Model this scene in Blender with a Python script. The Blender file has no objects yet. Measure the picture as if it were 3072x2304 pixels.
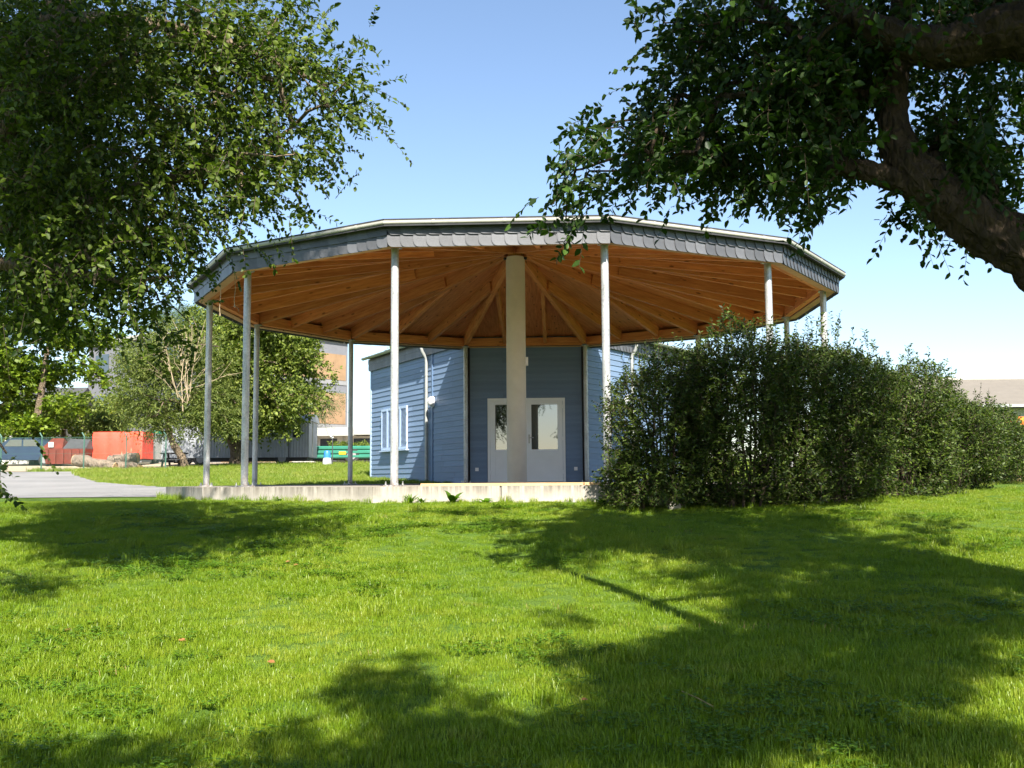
import bpy, math, random
import numpy as np
from mathutils import Matrix, Vector
random.seed(7); rng = np.random.default_rng(11)
R_ = math.radians
scene = bpy.context.scene

# ---------------------------------------------------------------- camera
EYE = 0.08                                   # eye height above the slab top (world z = 0)
FPX, PITCH, ROLL = 3103.0, 0.0923, -0.0074   # focal length in photo pixels, tilt up, roll
cam_d = bpy.data.cameras.new('camera'); cam = bpy.data.objects.new('camera', cam_d)
scene.collection.objects.link(cam); scene.camera = cam
cam_d.sensor_width = 36; cam_d.lens = 36 * FPX / 3072; cam_d.clip_start = .05; cam_d.clip_end = 4000
_f = Vector((0, math.cos(PITCH), math.sin(PITCH))); _u0 = Vector((0, -math.sin(PITCH), math.cos(PITCH))); _x = Vector((1, 0, 0))
_r = _x * math.cos(ROLL) + _u0 * math.sin(ROLL); _u = _u0 * math.cos(ROLL) - _x * math.sin(ROLL)
cam.matrix_world = Matrix(((_r.x, _u.x, -_f.x, 0), (_r.y, _u.y, -_f.y, 0), (_r.z, _u.z, -_f.z, EYE), (0, 0, 0, 1)))

# ---------------------------------------------------------------- sky, sun, exposure
SUN_AZ, SUN_EL = R_(11), R_(46)              # sun behind the viewer, a little to the right
SUN = Vector((math.sin(SUN_AZ) * math.cos(SUN_EL), -math.cos(SUN_AZ) * math.cos(SUN_EL), math.sin(SUN_EL)))
world = bpy.data.worlds.new('World'); scene.world = world; world.use_nodes = True
wt = world.node_tree; wt.nodes.clear()
sky = wt.nodes.new('ShaderNodeTexSky'); sky.sky_type = 'NISHITA'; sky.sun_disc = False
sky.sun_elevation = SUN_EL; sky.sun_rotation = math.pi - SUN_AZ
sky.altitude = 100; sky.air_density = 1.0; sky.dust_density = 0.6; sky.ozone_density = 1.6
bg = wt.nodes.new('ShaderNodeBackground'); bg.inputs[1].default_value = 0.073
wo = wt.nodes.new('ShaderNodeOutputWorld')
wt.links.new(sky.outputs[0], bg.inputs[0]); wt.links.new(bg.outputs[0], wo.inputs[0])
sd = bpy.data.lights.new('sun', 'SUN'); sd.energy = 5.0; sd.angle = R_(.55); sd.color = (1.0, .94, .84)
sun = bpy.data.objects.new('sun', sd); scene.collection.objects.link(sun)
sun.rotation_euler = SUN.to_track_quat('Z', 'Y').to_euler(); sun.location = (4, -20, 30)
scene.view_settings.view_transform = 'Standard'; scene.view_settings.look = 'None'
scene.view_settings.exposure = 1.7; scene.view_settings.gamma = 1
cy = scene.cycles
cy.use_denoising = True; cy.max_bounces = 7; cy.diffuse_bounces = 4; cy.glossy_bounces = 3
cy.transmission_bounces = 4; cy.transparent_max_bounces = 6; cy.sample_clamp_indirect = 6
cy.use_adaptive_sampling = True; cy.adaptive_threshold = .015

# ---------------------------------------------------------------- helpers
def gz(x, y):
    """height of the ground"""
    ky = [-400, -30, 0, 3, 6, 9, 12, 14, 18, 22, 26, 32, 38, 43, 50, 56, 75, 200, 3000]
    kz = [-8, -3.0, -1.55, -1.36, -1.06, -.72, -.37, -.21, -.20, -.13, -.04, .17, .38, .55, .82, 1.08, 1.5, 2.2, 9]
    z = np.interp(y, ky, kz)
    x = np.asarray(x, float); y = np.asarray(y, float)
    hump = .16 * np.exp(-((x - 8.0) / 2.6) ** 2 - ((y - 18) / 3.4) ** 2)
    ripple = .02 * np.sin(x * 1.1 + y * .5) * np.sin(y * .9 - x * .3) * ((y < 13) & (y > -3))
    return z + hump + ripple
def ray(px, py):
    u, v = px - 1536, py - 1152
    d = _f + _r * (u / FPX) - _u * (v / FPX)
    return d
def spot(px, py, dist):
    """world point seen at photo pixel (px, py) at ground distance dist"""
    d = ray(px, py); k = dist / d.y
    return np.array((d.x * k, dist, EYE + d.z * k))
def on_ground(px, py):
    d = ray(px, py); lo, hi = 2.0, 60.0
    for _ in range(40):
        m = (lo + hi) / 2
        k = m / d.y
        if EYE + d.z * k > gz(d.x * k, m): lo = m
        else: hi = m
    k = lo / d.y
    return np.array((d.x * k, lo, EYE + d.z * k))

def link(o): scene.collection.objects.link(o); return o
def adopt(o, parent):
    if parent is not None:
        o.parent = parent
        if parent.type == 'EMPTY': o.matrix_parent_inverse = Matrix.Translation(-parent.location)
    return o
def tag(o, label, cat, group=None, kind=None):
    if label: o['label'] = label
    if cat: o['category'] = cat
    if group: o['group'] = group
    if kind: o['kind'] = kind
    return o
def thing(name, loc, label, cat, group=None):
    o = bpy.data.objects.new(name, None); o.empty_display_size = .2; o.location = Vector([float(c) for c in loc])
    return tag(link(o), label, cat, group)
def place(name, mesh, matrix, parent=None):
    o = bpy.data.objects.new(name, mesh); o.matrix_basis = matrix
    return adopt(link(o), parent)

class MB:
    def __init__(s): s.v = []; s.f = []
    def add(s, vs, fs):
        n = len(s.v); s.v += [tuple(float(c) for c in v) for v in vs]; s.f += [[i + n for i in f] for f in fs]; return s
    def box(s, a, b):
        x0, y0, z0 = a; x1, y1, z1 = b
        return s.add([(x0, y0, z0), (x1, y0, z0), (x1, y1, z0), (x0, y1, z0), (x0, y0, z1), (x1, y0, z1), (x1, y1, z1), (x0, y1, z1)],
                     [(0, 3, 2, 1), (4, 5, 6, 7), (0, 1, 5, 4), (1, 2, 6, 5), (2, 3, 7, 6), (3, 0, 4, 7)])
    def obox(s, c, ux, uy, uz, hx, hy, hz):
        c, ux, uy, uz = map(np.array, (c, ux, uy, uz)); vs = []
        for sz in (-1, 1):
            for sx, sy in ((-1, -1), (1, -1), (1, 1), (-1, 1)): vs.append(c + ux * hx * sx + uy * hy * sy + uz * hz * sz)
        return s.add(vs, [(0, 3, 2, 1), (4, 5, 6, 7), (0, 1, 5, 4), (1, 2, 6, 5), (2, 3, 7, 6), (3, 0, 4, 7)])
    def prism(s, poly, z0, z1):
        n = len(poly); z0 = [z0] * n if np.isscalar(z0) else z0; z1 = [z1] * n if np.isscalar(z1) else z1
        return s.add([(p[0], p[1], a) for p, a in zip(poly, z0)] + [(p[0], p[1], a) for p, a in zip(poly, z1)],
                     [list(range(n))[::-1], list(range(n, 2 * n))] + [(i, (i + 1) % n, n + (i + 1) % n, n + i) for i in range(n)])
    def tube(s, pts, rad, n=10, caps=True):
        pts = [Vector([float(c) for c in p]) for p in pts]; rad = [rad] * len(pts) if np.isscalar(rad) else rad
        rings = []; ref = None
        for i, p in enumerate(pts):
            t = (pts[min(i + 1, len(pts) - 1)] - pts[max(i - 1, 0)]).normalized()
            if ref is None: ref = t.orthogonal().normalized()
            ref = (ref - t * ref.dot(t)).normalized(); b = t.cross(ref)
            rings.append([p + (ref * math.cos(2 * math.pi * k / n) + b * math.sin(2 * math.pi * k / n)) * rad[i] for k in range(n)])
        vs = [v for r in rings for v in r]; fs = []
        for i in range(len(pts) - 1):
            for k in range(n): fs.append((i * n + k, i * n + (k + 1) % n, (i + 1) * n + (k + 1) % n, (i + 1) * n + k))
        if caps: fs += [list(range(n))[::-1], list(range((len(pts) - 1) * n, len(pts) * n))]
        return s.add(vs, fs)
    def lathe(s, c, prof, n=20):
        vs = []; fs = []
        for r, z in prof: vs += [(c[0] + r * math.cos(2 * math.pi * k / n), c[1] + r * math.sin(2 * math.pi * k / n), c[2] + z) for k in range(n)]
        for i in range(len(prof) - 1):
            for k in range(n): fs.append((i * n + k, i * n + (k + 1) % n, (i + 1) * n + (k + 1) % n, (i + 1) * n + k))
        fs += [list(range(n))[::-1], list(range((len(prof) - 1) * n, len(prof) * n))]
        return s.add(vs, fs)
    def mesh(s, name, mat, smooth=False):
        m = bpy.data.meshes.new(name); m.from_pydata(s.v, [], s.f)
        if mat: m.materials.append(mat)
        if smooth:
            m.polygons.foreach_set('use_smooth', [True] * len(m.polygons))
            try: m.set_sharp_from_angle(angle=R_(40))
            except Exception: pass
        m.update(); return m
    def build(s, name, mat, parent=None, smooth=False):
        return adopt(link(bpy.data.objects.new(name, s.mesh(name, mat, smooth))), parent)

# ---------------------------------------------------------------- materials
def nodes(name):
    m = bpy.data.materials.new(name); m.use_nodes = True; t = m.node_tree
    b = t.nodes['Principled BSDF']; return m, t, b, t.nodes, t.links
def ramp(t, fac, stops):
    n = t.nodes.new('ShaderNodeValToRGB'); e = n.color_ramp.elements
    while len(e) < len(stops): e.new(.5)
    for k, (p, c) in zip(e, stops): k.position = p; k.color = (*c, 1)
    t.links.new(fac, n.inputs[0]); return n.outputs[0]
def coord(t, kind='Object', scale=(1, 1, 1)):
    mp = t.nodes.new('ShaderNodeMapping'); mp.inputs['Scale'].default_value = scale
    if kind == 'World': g = t.nodes.new('ShaderNodeNewGeometry'); t.links.new(g.outputs['Position'], mp.inputs[0])
    else: c = t.nodes.new('ShaderNodeTexCoord'); t.links.new(c.outputs[kind], mp.inputs[0])
    return mp.outputs[0]
def noise(t, vec, scale, detail=4, rough=.6):
    n = t.nodes.new('ShaderNodeTexNoise'); n.inputs['Scale'].default_value = scale; n.inputs['Detail'].default_value = detail
    n.inputs['Roughness'].default_value = rough; t.links.new(vec, n.inputs['Vector']); return n.outputs['Fac']
def mixc(t, fac, a, b, mode='MIX'):
    n = t.nodes.new('ShaderNodeMix'); n.data_type = 'RGBA'; n.blend_type = mode
    for s_, v in ((n.inputs[0], fac), (n.inputs[6], a), (n.inputs[7], b)):
        if hasattr(v, 'is_linked'): t.links.new(v, s_)
        else: s_.default_value = v if np.isscalar(v) else (*v, 1)
    return n.outputs[2]
def math_(t, op, a, b=0.):
    n = t.nodes.new('ShaderNodeMath'); n.operation = op
    for s_, v in zip(n.inputs, (a, b)):
        if hasattr(v, 'is_linked'): t.links.new(v, s_)
        else: s_.default_value = v
    return n.outputs[0]
def bump(t, b, h, strength, dist=.02):
    n = t.nodes.new('ShaderNodeBump'); n.inputs['Strength'].default_value = strength; n.inputs['Distance'].default_value = dist
    t.links.new(h, n.inputs['Height']); t.links.new(n.outputs[0], b.inputs['Normal'])
def rnd_obj(t): return t.nodes.new('ShaderNodeObjectInfo').outputs['Random']
def plain(name, col, rough=.6, metal=0., var=.25, scale=6., kind='World', bmp=.15, spec=.4):
    m, t, b, N, L = nodes(name); v = coord(t, kind); n = noise(t, v, scale, 6)
    lo = tuple(c * (1 - var) for c in col); hi = tuple(min(1, c * (1 + var)) for c in col)
    L.new(ramp(t, n, [(.3, lo), (.7, hi)]), b.inputs['Base Color'])
    b.inputs['Roughness'].default_value = rough; b.inputs['Metallic'].default_value = metal; b.inputs['Specular IOR Level'].default_value = spec
    if bmp: bump(t, b, noise(t, v, scale * 8, 3), bmp, .01)
    return m
def perobj(name, col, var=.3, rough=.6, grain=(1, 1, 1), gscale=8., gvar=.2, metal=0., bmp=.2, kind='Object', spec=.4):
    m, t, b, N, L = nodes(name); v = coord(t, kind, grain); n = noise(t, v, gscale, 6)
    base = ramp(t, n, [(.25, tuple(c * (1 - gvar) for c in col)), (.75, tuple(c * (1 + gvar) for c in col))])
    r = rnd_obj(t); f = math_(t, 'ADD', math_(t, 'MULTIPLY', r, 2 * var), 1 - var)
    cmb = N.new('ShaderNodeCombineColor')
    for i in range(3): L.new(f, cmb.inputs[i])
    L.new(mixc(t, 1., base, cmb.outputs[0], 'MULTIPLY'), b.inputs['Base Color'])
    b.inputs['Roughness'].default_value = rough; b.inputs['Metallic'].default_value = metal; b.inputs['Specular IOR Level'].default_value = spec
    if bmp: bump(t, b, noise(t, v, gscale * 3, 4), bmp, .005)
    return m
def wood(name, dark, light, knots=True, rough=.72):
    m, t, b, N, L = nodes(name); v = coord(t, 'Object', (1.2, 14, 14))
    r = rnd_obj(t); ad = N.new('ShaderNodeVectorMath'); ad.operation = 'ADD'; L.new(v, ad.inputs[0])
    cb = N.new('ShaderNodeCombineXYZ'); L.new(math_(t, 'MULTIPLY', r, 37.), cb.inputs[0]); L.new(math_(t, 'MULTIPLY', r, 91.), cb.inputs[1]); L.new(cb.outputs[0], ad.inputs[1])
    n = noise(t, ad.outputs[0], 1.6, 7, .65)
    c = ramp(t, n, [(.3, dark), (.52, tuple((a + b_) / 2 for a, b_ in zip(dark, light))), (.72, light)])
    f = math_(t, 'ADD', math_(t, 'MULTIPLY', r, .4), .8); cmb = N.new('ShaderNodeCombineColor')
    for i in range(3): L.new(f, cmb.inputs[i])
    c = mixc(t, 1., c, cmb.outputs[0], 'MULTIPLY')
    if knots:
        vo = N.new('ShaderNodeTexVoronoi'); vo.inputs['Scale'].default_value = 1.
        v2 = coord(t, 'Object', (2.6, 7, 7)); a2 = N.new('ShaderNodeVectorMath'); a2.operation = 'ADD'; L.new(v2, a2.inputs[0]); L.new(cb.outputs[0], a2.inputs[1]); L.new(a2.outputs[0], vo.inputs['Vector'])
        k = ramp(t, vo.outputs['Distance'], [(.10, (1, 1, 1)), (.17, (0, 0, 0))])
        c = mixc(t, math_(t, 'MULTIPLY', k, .75), c, tuple(x * .3 for x in dark))
    L.new(c, b.inputs['Base Color']); b.inputs['Roughness'].default_value = rough; b.inputs['Specular IOR Level'].default_value = .3
    bump(t, b, n, .2, .004); return m
def leafmat(name, a, b_, trans=.4, rough=.5, spec=.22, tcol=None):
    """leaf: diffuse/gloss top with light passing through; colour differs leaf by leaf"""
    m, t, b, N, L = nodes(name); at = N.new('ShaderNodeAttribute'); at.attribute_name = 'rnd'
    c = ramp(t, at.outputs['Fac'], [(0, a), (.85, b_), (1, tuple(min(1, x * 1.35) for x in b_))])
    L.new(c, b.inputs['Base Color']); b.inputs['Roughness'].default_value = rough; b.inputs['Specular IOR Level'].default_value = spec
    tr = N.new('ShaderNodeBsdfTranslucent')
    L.new(mixc(t, 1., c, tcol or (1.25, 1.5, .55), 'MULTIPLY'), tr.inputs[0])
    mx = N.new('ShaderNodeMixShader'); mx.inputs[0].default_value = trans
    L.new(b.outputs[0], mx.inputs[1]); L.new(tr.outputs[0], mx.inputs[2]); L.new(mx.outputs[0], N['Material Output'].inputs[0]); return m
def bark(name, dark, light, scale=9.):
    m, t, b, N, L = nodes(name); v = coord(t, 'World', (1, 1, .35)); n = noise(t, v, scale, 8, .7)
    vo = N.new('ShaderNodeTexVoronoi'); vo.inputs['Scale'].default_value = scale * 2.2; vo.feature = 'DISTANCE_TO_EDGE'; L.new(v, vo.inputs['Vector'])
    L.new(ramp(t, n, [(.3, dark), (.7, light)]), b.inputs['Base Color']); b.inputs['Roughness'].default_value = .9; b.inputs['Specular IOR Level'].default_value = .15
    h = math_(t, 'ADD', n, math_(t, 'MULTIPLY', vo.outputs['Distance'], 1.2)); bump(t, b, h, 1.0, .09); return m

M = {}
M['wood'] = wood('stained_spruce', (.42, .134, .033), (.70, .295, .088))
M['wood_pale'] = wood('pale_spruce', (.40, .22, .10), (.62, .40, .20))
M['slate'] = perobj('slate', (.088, .09, .098), .28, .42, (1, 1, 1), 14, .15, spec=.5)
M['zinc'] = plain('zinc_gutter', (.40, .39, .345), .5, .0, .12, 5)
M['zinc_dark'] = plain('zinc_pipe', (.34, .35, .33), .5, .3, .2, 7)
M['roofing'] = plain('roof_felt', (.05, .05, .055), .8)
M['blue'] = perobj('blue_paint', (.140, .205, .310), .09, .5, (.8, 9, 9), 2.2, .10, bmp=.12)
M['blue_trim'] = plain('blue_trim_paint', (.11, .18, .30), .45, 0, .06, 8)
M['shutter'] = plain('light_blue_paint', (.36, .46, .62), .45, 0, .06, 8)
M['white'] = plain('white_plastic', (.80, .80, .80), .35, 0, .03, 4, bmp=.0)
M['seal'] = plain('dark_gap', (.02, .02, .022), .7)
M['metal'] = plain('steel_fitting', (.45, .45, .44), .35, .8, .1, 10)
M['black'] = plain('black_rubber', (.02, .02, .02), .6)
def galvanised():
    m, t, b, N, L = nodes('galvanised_steel'); v = coord(t, 'World'); vo = N.new('ShaderNodeTexVoronoi'); vo.inputs['Scale'].default_value = 45; L.new(v, vo.inputs['Vector'])
    n = noise(t, coord(t, 'World', (1, 1, .3)), 9, 6)
    c = mixc(t, .35, ramp(t, n, [(.3, (.27, .29, .29)), (.7, (.50, .50, .47))]), vo.outputs['Color'], 'SOFT_LIGHT')
    hs = N.new('ShaderNodeHueSaturation'); hs.inputs['Saturation'].default_value = .15; L.new(c, hs.inputs['Color']); L.new(hs.outputs[0], b.inputs['Base Color'])
    sp = N.new('ShaderNodeSeparateXYZ'); g = N.new('ShaderNodeNewGeometry'); L.new(g.outputs['Position'], sp.inputs[0])      # dirt and rust at the feet
    k = math_(t, 'MULTIPLY', math_(t, 'MAXIMUM', math_(t, 'SUBTRACT', 1., math_(t, 'MULTIPLY', sp.outputs['Z'], 4.)), 0.), ramp(t, noise(t, v, 14, 5, .7), [(.4, (0, 0, 0)), (.6, (1, 1, 1))]))
    L.new(mixc(t, math_(t, 'MULTIPLY', k, .8), hs.outputs[0], (.14, .085, .05)), b.inputs['Base Color'])
    b.inputs['Metallic'].default_value = .35; b.inputs['Roughness'].default_value = .42; bump(t, b, n, .1, .004); return m
M['galv'] = galvanised()
def concrete(name, col, streak=True):
    m, t, b, N, L = nodes(name); v = coord(t, 'World'); n = noise(t, v, 3.5, 8, .65)
    c = ramp(t, n, [(.25, tuple(x * (.72 if streak else .9) for x in col)), (.75, tuple(min(1, x * (1.15 if streak else 1.05)) for x in col))])
    if streak:     # water stains run down from the top edge
        s = noise(t, coord(t, 'World', (9, 9, .5)), 1.5, 5, .7)
        sp = N.new('ShaderNodeSeparateXYZ'); g = N.new('ShaderNodeNewGeometry'); L.new(g.outputs['Position'], sp.inputs[0])
        h = math_(t, 'ADD', math_(t, 'MULTIPLY', sp.outputs['Z'], 5.5), 1.0)
        k = math_(t, 'MULTIPLY', ramp(t, s, [(.38, (0, 0, 0)), (.58, (1, 1, 1))]), math_(t, 'MINIMUM', math_(t, 'MAXIMUM', h, 0), 1))
        c = mixc(t, math_(t, 'MULTIPLY', k, .72), c, (.085, .07, .05))
    L.new(c, b.inputs['Base Color']); b.inputs['Roughness'].default_value = .85; b.inputs['Specular IOR Level'].default_value = .2
    bump(t, b, noise(t, v, 40, 4), .25, .01); return m
M['slab'] = concrete('slab_concrete', (.36, .33, .285)); M['pillar'] = concrete('pillar_concrete', (.62, .57, .47), False)
def glass():
    m, t, b, N, L = nodes('window_glass'); b.inputs['Base Color'].default_value = (.012, .014, .016, 1); b.inputs['Roughness'].default_value = .02
    b.inputs['IOR'].default_value = 1.9; b.inputs['Specular IOR Level'].default_value = 1.0; b.inputs['Coat Weight'].default_value = .6; b.inputs['Coat Roughness'].default_value = .02; return m
M['glass'] = glass()
def lawnmat():
    m, t, b, N, L = nodes('lawn_soil'); v = coord(t, 'World')
    n = noise(t, v, .8, 6); n2 = noise(t, v, 9., 6, .7); n3 = noise(t, v, 60, 3, .7)
    c = ramp(t, n2, [(.3, (.035, .075, .008)), (.55, (.075, .15, .017)), (.75, (.13, .20, .035))])
    c = mixc(t, .5, c, ramp(t, n, [(.3, (.05, .12, .012)), (.7, (.13, .19, .03))]))
    c = mixc(t, .45, c, ramp(t, n3, [(.3, (.02, .05, .005)), (.7, (.16, .24, .04))]))
    L.new(c, b.inputs['Base Color']); b.inputs['Roughness'].default_value = .9; b.inputs['Specular IOR Level'].default_value = .1
    bump(t, b, math_(t, 'ADD', n3, n2), .8, .05); return m
M['lawn'] = lawnmat()
def grassmat(name, a, b_, c_, trans=.35):
    m, t, b, N, L = nodes(name); v = coord(t, 'World'); n = noise(t, v, .55, 5); r = rnd_obj(t); n2 = noise(t, v, 5, 4, .7); n3 = noise(t, v, 170, 1)
    k = math_(t, 'ADD', math_(t, 'MULTIPLY', n, .35), math_(t, 'ADD', math_(t, 'MULTIPLY', r, .1), math_(t, 'ADD', math_(t, 'MULTIPLY', n2, .3), math_(t, 'MULTIPLY', n3, .32))))
    c = ramp(t, k, [(.33, a), (.50, b_), (.66, c_)]); n4 = noise(t, v, 1.7, 6, .75); c = mixc(t, math_(t, 'MULTIPLY', ramp(t, n4, [(.60, (0, 0, 0)), (.74, (1, 1, 1))]), .55), c, (.30, .24, .07)); L.new(c, b.inputs['Base Color'])
    b.inputs['Roughness'].default_value = .4; b.inputs['Specular IOR Level'].default_value = .3
    tr = N.new('ShaderNodeBsdfTranslucent'); L.new(mixc(t, 1., c, (1.15, 1.3, .6), 'MULTIPLY'), tr.inputs[0])
    mx = N.new('ShaderNodeMixShader'); mx.inputs[0].default_value = trans
    L.new(b.outputs[0], mx.inputs[1]); L.new(tr.outputs[0], mx.inputs[2]); L.new(mx.outputs[0], N['Material Output'].inputs[0]); return m
M['grass'] = grassmat('grass_blade', (.058, .118, .005), (.138, .220, .009), (.228, .270, .024))
M['meadow'] = grassmat('meadow_blade', (.078, .148, .010), (.155, .225, .019), (.26, .27, .06))
def gravel(name, a, b_):
    m, t, b, N, L = nodes(name); v = coord(t, 'World'); n = noise(t, v, 30, 5, .75); n2 = noise(t, v, .5, 4)
    c = mixc(t, .4, ramp(t, n, [(.3, a), (.7, b_)]), ramp(t, n2, [(.3, a), (.7, b_)])); L.new(c, b.inputs['Base Color'])
    b.inputs['Roughness'].default_value = .9; bump(t, b, n, .8, .03); return m
M['gravel'] = gravel('grey_gravel', (.10, .10, .10), (.27, .262, .25)); M['yard'] = gravel('yard_earth', (.26, .20, .13), (.46, .38, .27))
M['bark_dark'] = bark('grey_brown_bark', (.018, .013, .009), (.095, .066, .042)); M['bark_mid'] = bark('light_bark', (.10, .075, .05), (.30, .23, .16), 12)
M['twig'] = plain('twig_bark', (.07, .05, .032), .9, 0, .3, 20, bmp=0); M['dead'] = plain('dead_wood', (.36, .28, .18), .9, 0, .2, 10)
M['leaf_l'] = leafmat('elm_leaf', (.016, .036, .005), (.092, .128, .015), .34)
M['leaf_r'] = leafmat('plum_leaf', (.011, .028, .005), (.034, .066, .009), .28)
M['leaf_s'] = leafmat('shade_leaf', (.025, .06, .01), (.06, .11, .02), .3)
M['leaf_h'] = leafmat('hedge_leaf', (.012, .029, .005), (.066, .096, .012), .25)
M['leaf_maple'] = leafmat('maple_leaf', (.05, .095, .008), (.14, .19, .015), .35)
M['leaf_willow'] = leafmat('willow_leaf', (.052, .082, .015), (.14, .165, .038), .35)
M['leaf_dense'] = leafmat('lime_leaf', (.042, .074, .010), (.15, .18, .03), .3)
M['needle'] = leafmat('pine_needle', (.03, .06, .02), (.09, .13, .04), .15)
M['leaf_weed'] = leafmat('weed_leaf', (.045, .10, .008), (.095, .18, .012), .35)
M['leaf_brown'] = leafmat('dead_leaf', (.20, .085, .03), (.32, .15, .06), .2, tcol=(1, 1, 1))

# ---------------------------------------------------------------- leaf and twig geometry (numpy)
def unit(a): return a / np.maximum(np.linalg.norm(a, axis=-1, keepdims=True), 1e-9)
def raw_mesh(name, V, Q, T, mat, rnd=None, smooth=False):
    m = bpy.data.meshes.new(name); nq, nt = len(Q), len(T)
    m.vertices.add(len(V)); m.vertices.foreach_set('co', V.astype(np.float32).ravel())
    m.loops.add(nq * 4 + nt * 3); idx = np.concatenate([Q.ravel(), T.ravel()]) if nt and nq else (Q.ravel() if nq else T.ravel())
    m.loops.foreach_set('vertex_index', idx.astype(np.int32))
    m.polygons.add(nq + nt); st = np.concatenate([np.arange(nq) * 4, nq * 4 + np.arange(nt) * 3]); m.polygons.foreach_set('loop_start', st.astype(np.int32))
    if smooth: m.polygons.foreach_set('use_smooth', np.ones(nq + nt, bool))
    m.materials.append(mat); m.update(calc_edges=True); m.validate()
    if rnd is not None:
        at = m.attributes.new('rnd', 'FLOAT', 'POINT'); at.data.foreach_set('value', rnd.astype(np.float32))
    return m
E0 = np.zeros((0, 3), int); E4 = np.zeros((0, 4), int)
def leaf_frames(D, up=.8, jit=.8):
    D = unit(D); Nn = unit(np.array((0, 0, up)) + rng.normal(0, jit, D.shape)); Nn = unit(Nn - D * (Nn * D).sum(1, keepdims=True)); return D, Nn
def leaf_verts(P, D, Nn, Ln, W, hexa=True):
    S = np.cross(D, Nn); Ln = Ln[:, None]; W = W[:, None]
    if hexa:
        c = [P, P + D * .33 * Ln + S * .5 * W + Nn * .12 * W, P + D * .72 * Ln + S * .36 * W + Nn * .06 * Ln - Nn * .04 * Ln, P + D * Ln - Nn * .10 * Ln,
             P + D * .72 * Ln - S * .36 * W + Nn * .02 * Ln, P + D * .33 * Ln - S * .5 * W + Nn * .12 * W]
    else: c = [P, P + D * .45 * Ln + S * .5 * W, P + D * Ln - Nn * .06 * Ln, P + D * .45 * Ln - S * .5 * W]
    return np.stack(c, 1)
def leaf_mesh(name, P, D, Nn, Ln, W, mat, hexa=True):
    V = leaf_verts(P, D, Nn, Ln, W, hexa); n = len(P); k = V.shape[1]; b = (np.arange(n) * k)[:, None]
    r = np.repeat(rng.random(n), k)
    if hexa: Q = np.concatenate([b + np.array([[0, 1, 2, 3]]), b + np.array([[0, 3, 4, 5]])]); return raw_mesh(name, V.reshape(-1, 3), Q, E0, mat, r)
    T = np.concatenate([b + np.array([[0, 1, 2]]), b + np.array([[0, 2, 3]])]); return raw_mesh(name, V.reshape(-1, 3), E4, T, mat, r)
def twigs(S, D, Ln, K, droop, leaf, spread=.9):
    """leaves set alternately along many short drooping twigs; returns leaf P, D and twig polylines"""
    n = len(S); D = unit(D); lat = unit(np.cross(D, unit(rng.normal(0, 1, (n, 3)) + np.array((0, 0, 1.5)))))
    P = []; DD = []
    s_ = (np.arange(K) + .6) / K
    for j, s in enumerate(s_):
        p = S + D * (Ln * s)[:, None] + np.array((0, 0, -1)) * (droop * Ln * s * s)[:, None]
        t = unit(D + np.array((0, 0, -1)) * (2 * droop * s))
        sg = 1 if j % 2 else -1
        d = t * .55 + lat * sg * spread + rng.normal(0, .28, (n, 3)) + np.array((0, 0, -.22))
        P.append(p); DD.append(d)
    mid = S + D * (Ln * .5)[:, None] + np.array((0, 0, -1)) * (droop * Ln * .25)[:, None]
    end = S + D * Ln[:, None] + np.array((0, 0, -1)) * (droop * Ln)[:, None]
    return np.concatenate(P), np.concatenate(DD), (S, mid, end)
def twig_mesh(name, polys, r0, mat):
    """three-sided tapering strips along [start, mid, end] arrays"""
    S, Mi, En = polys; n = len(S); rings = []
    ax = unit(En - S); a = unit(np.cross(ax, np.array((.3, .2, 1.)))); b = np.cross(ax, a)
    for c, r in ((S, r0), (Mi, r0 * .7), (En, r0 * .3)):
        for k in range(3): rings.append(c + (a * math.cos(2.094 * k) + b * math.sin(2.094 * k)) * r)
    V = np.stack(rings, 1); base = (np.arange(n) * 9)[:, None]; Q = []
    for i in (0, 3):
        for k in range(3): Q.append(base + np.array([[i + k, i + (k + 1) % 3, i + 3 + (k + 1) % 3, i + 3 + k]]))
    return raw_mesh(name, V.reshape(-1, 3), np.concatenate(Q), E0, mat)
def grow(A, skel, rmin=.006):
    """join anchor points A to a limb skeleton, nearest first; returns branch polylines with radii"""
    Nn = [np.array(p) for p in skel]; par = [-1] * len(Nn); cnt = [0] * len(Nn)
    sk = np.array(skel); order = np.argsort([np.min(np.linalg.norm(sk - a, axis=1)) for a in A])
    arr = np.array(Nn)
    for i in order:
        d = np.linalg.norm(arr - A[i], axis=1) + .12 * np.maximum(0, A[i][2] * 0 + arr[:, 2] - A[i][2]); j = int(np.argmin(d))
        par.append(j); cnt.append(1); arr = np.vstack([arr, A[i]])
        k = j
        while k >= 0: cnt[k] += 1; k = par[k]
    out = []
    for i in range(len(skel), len(arr)):
        p, q = arr[par[i]], arr[i]; ln = np.linalg.norm(q - p); mid = (p + q) / 2 + rng.normal(0, .06, 3) * ln + np.array((0, 0, .05 * ln))
        r1 = rmin * math.sqrt(cnt[i]) ; r0 = min(rmin * math.sqrt(cnt[par[i]]), r1 * 1.5)
        out.append(((p, mid, q), (max(r0, r1), (r0 + r1) / 2, r1)))
    return out, arr
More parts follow.
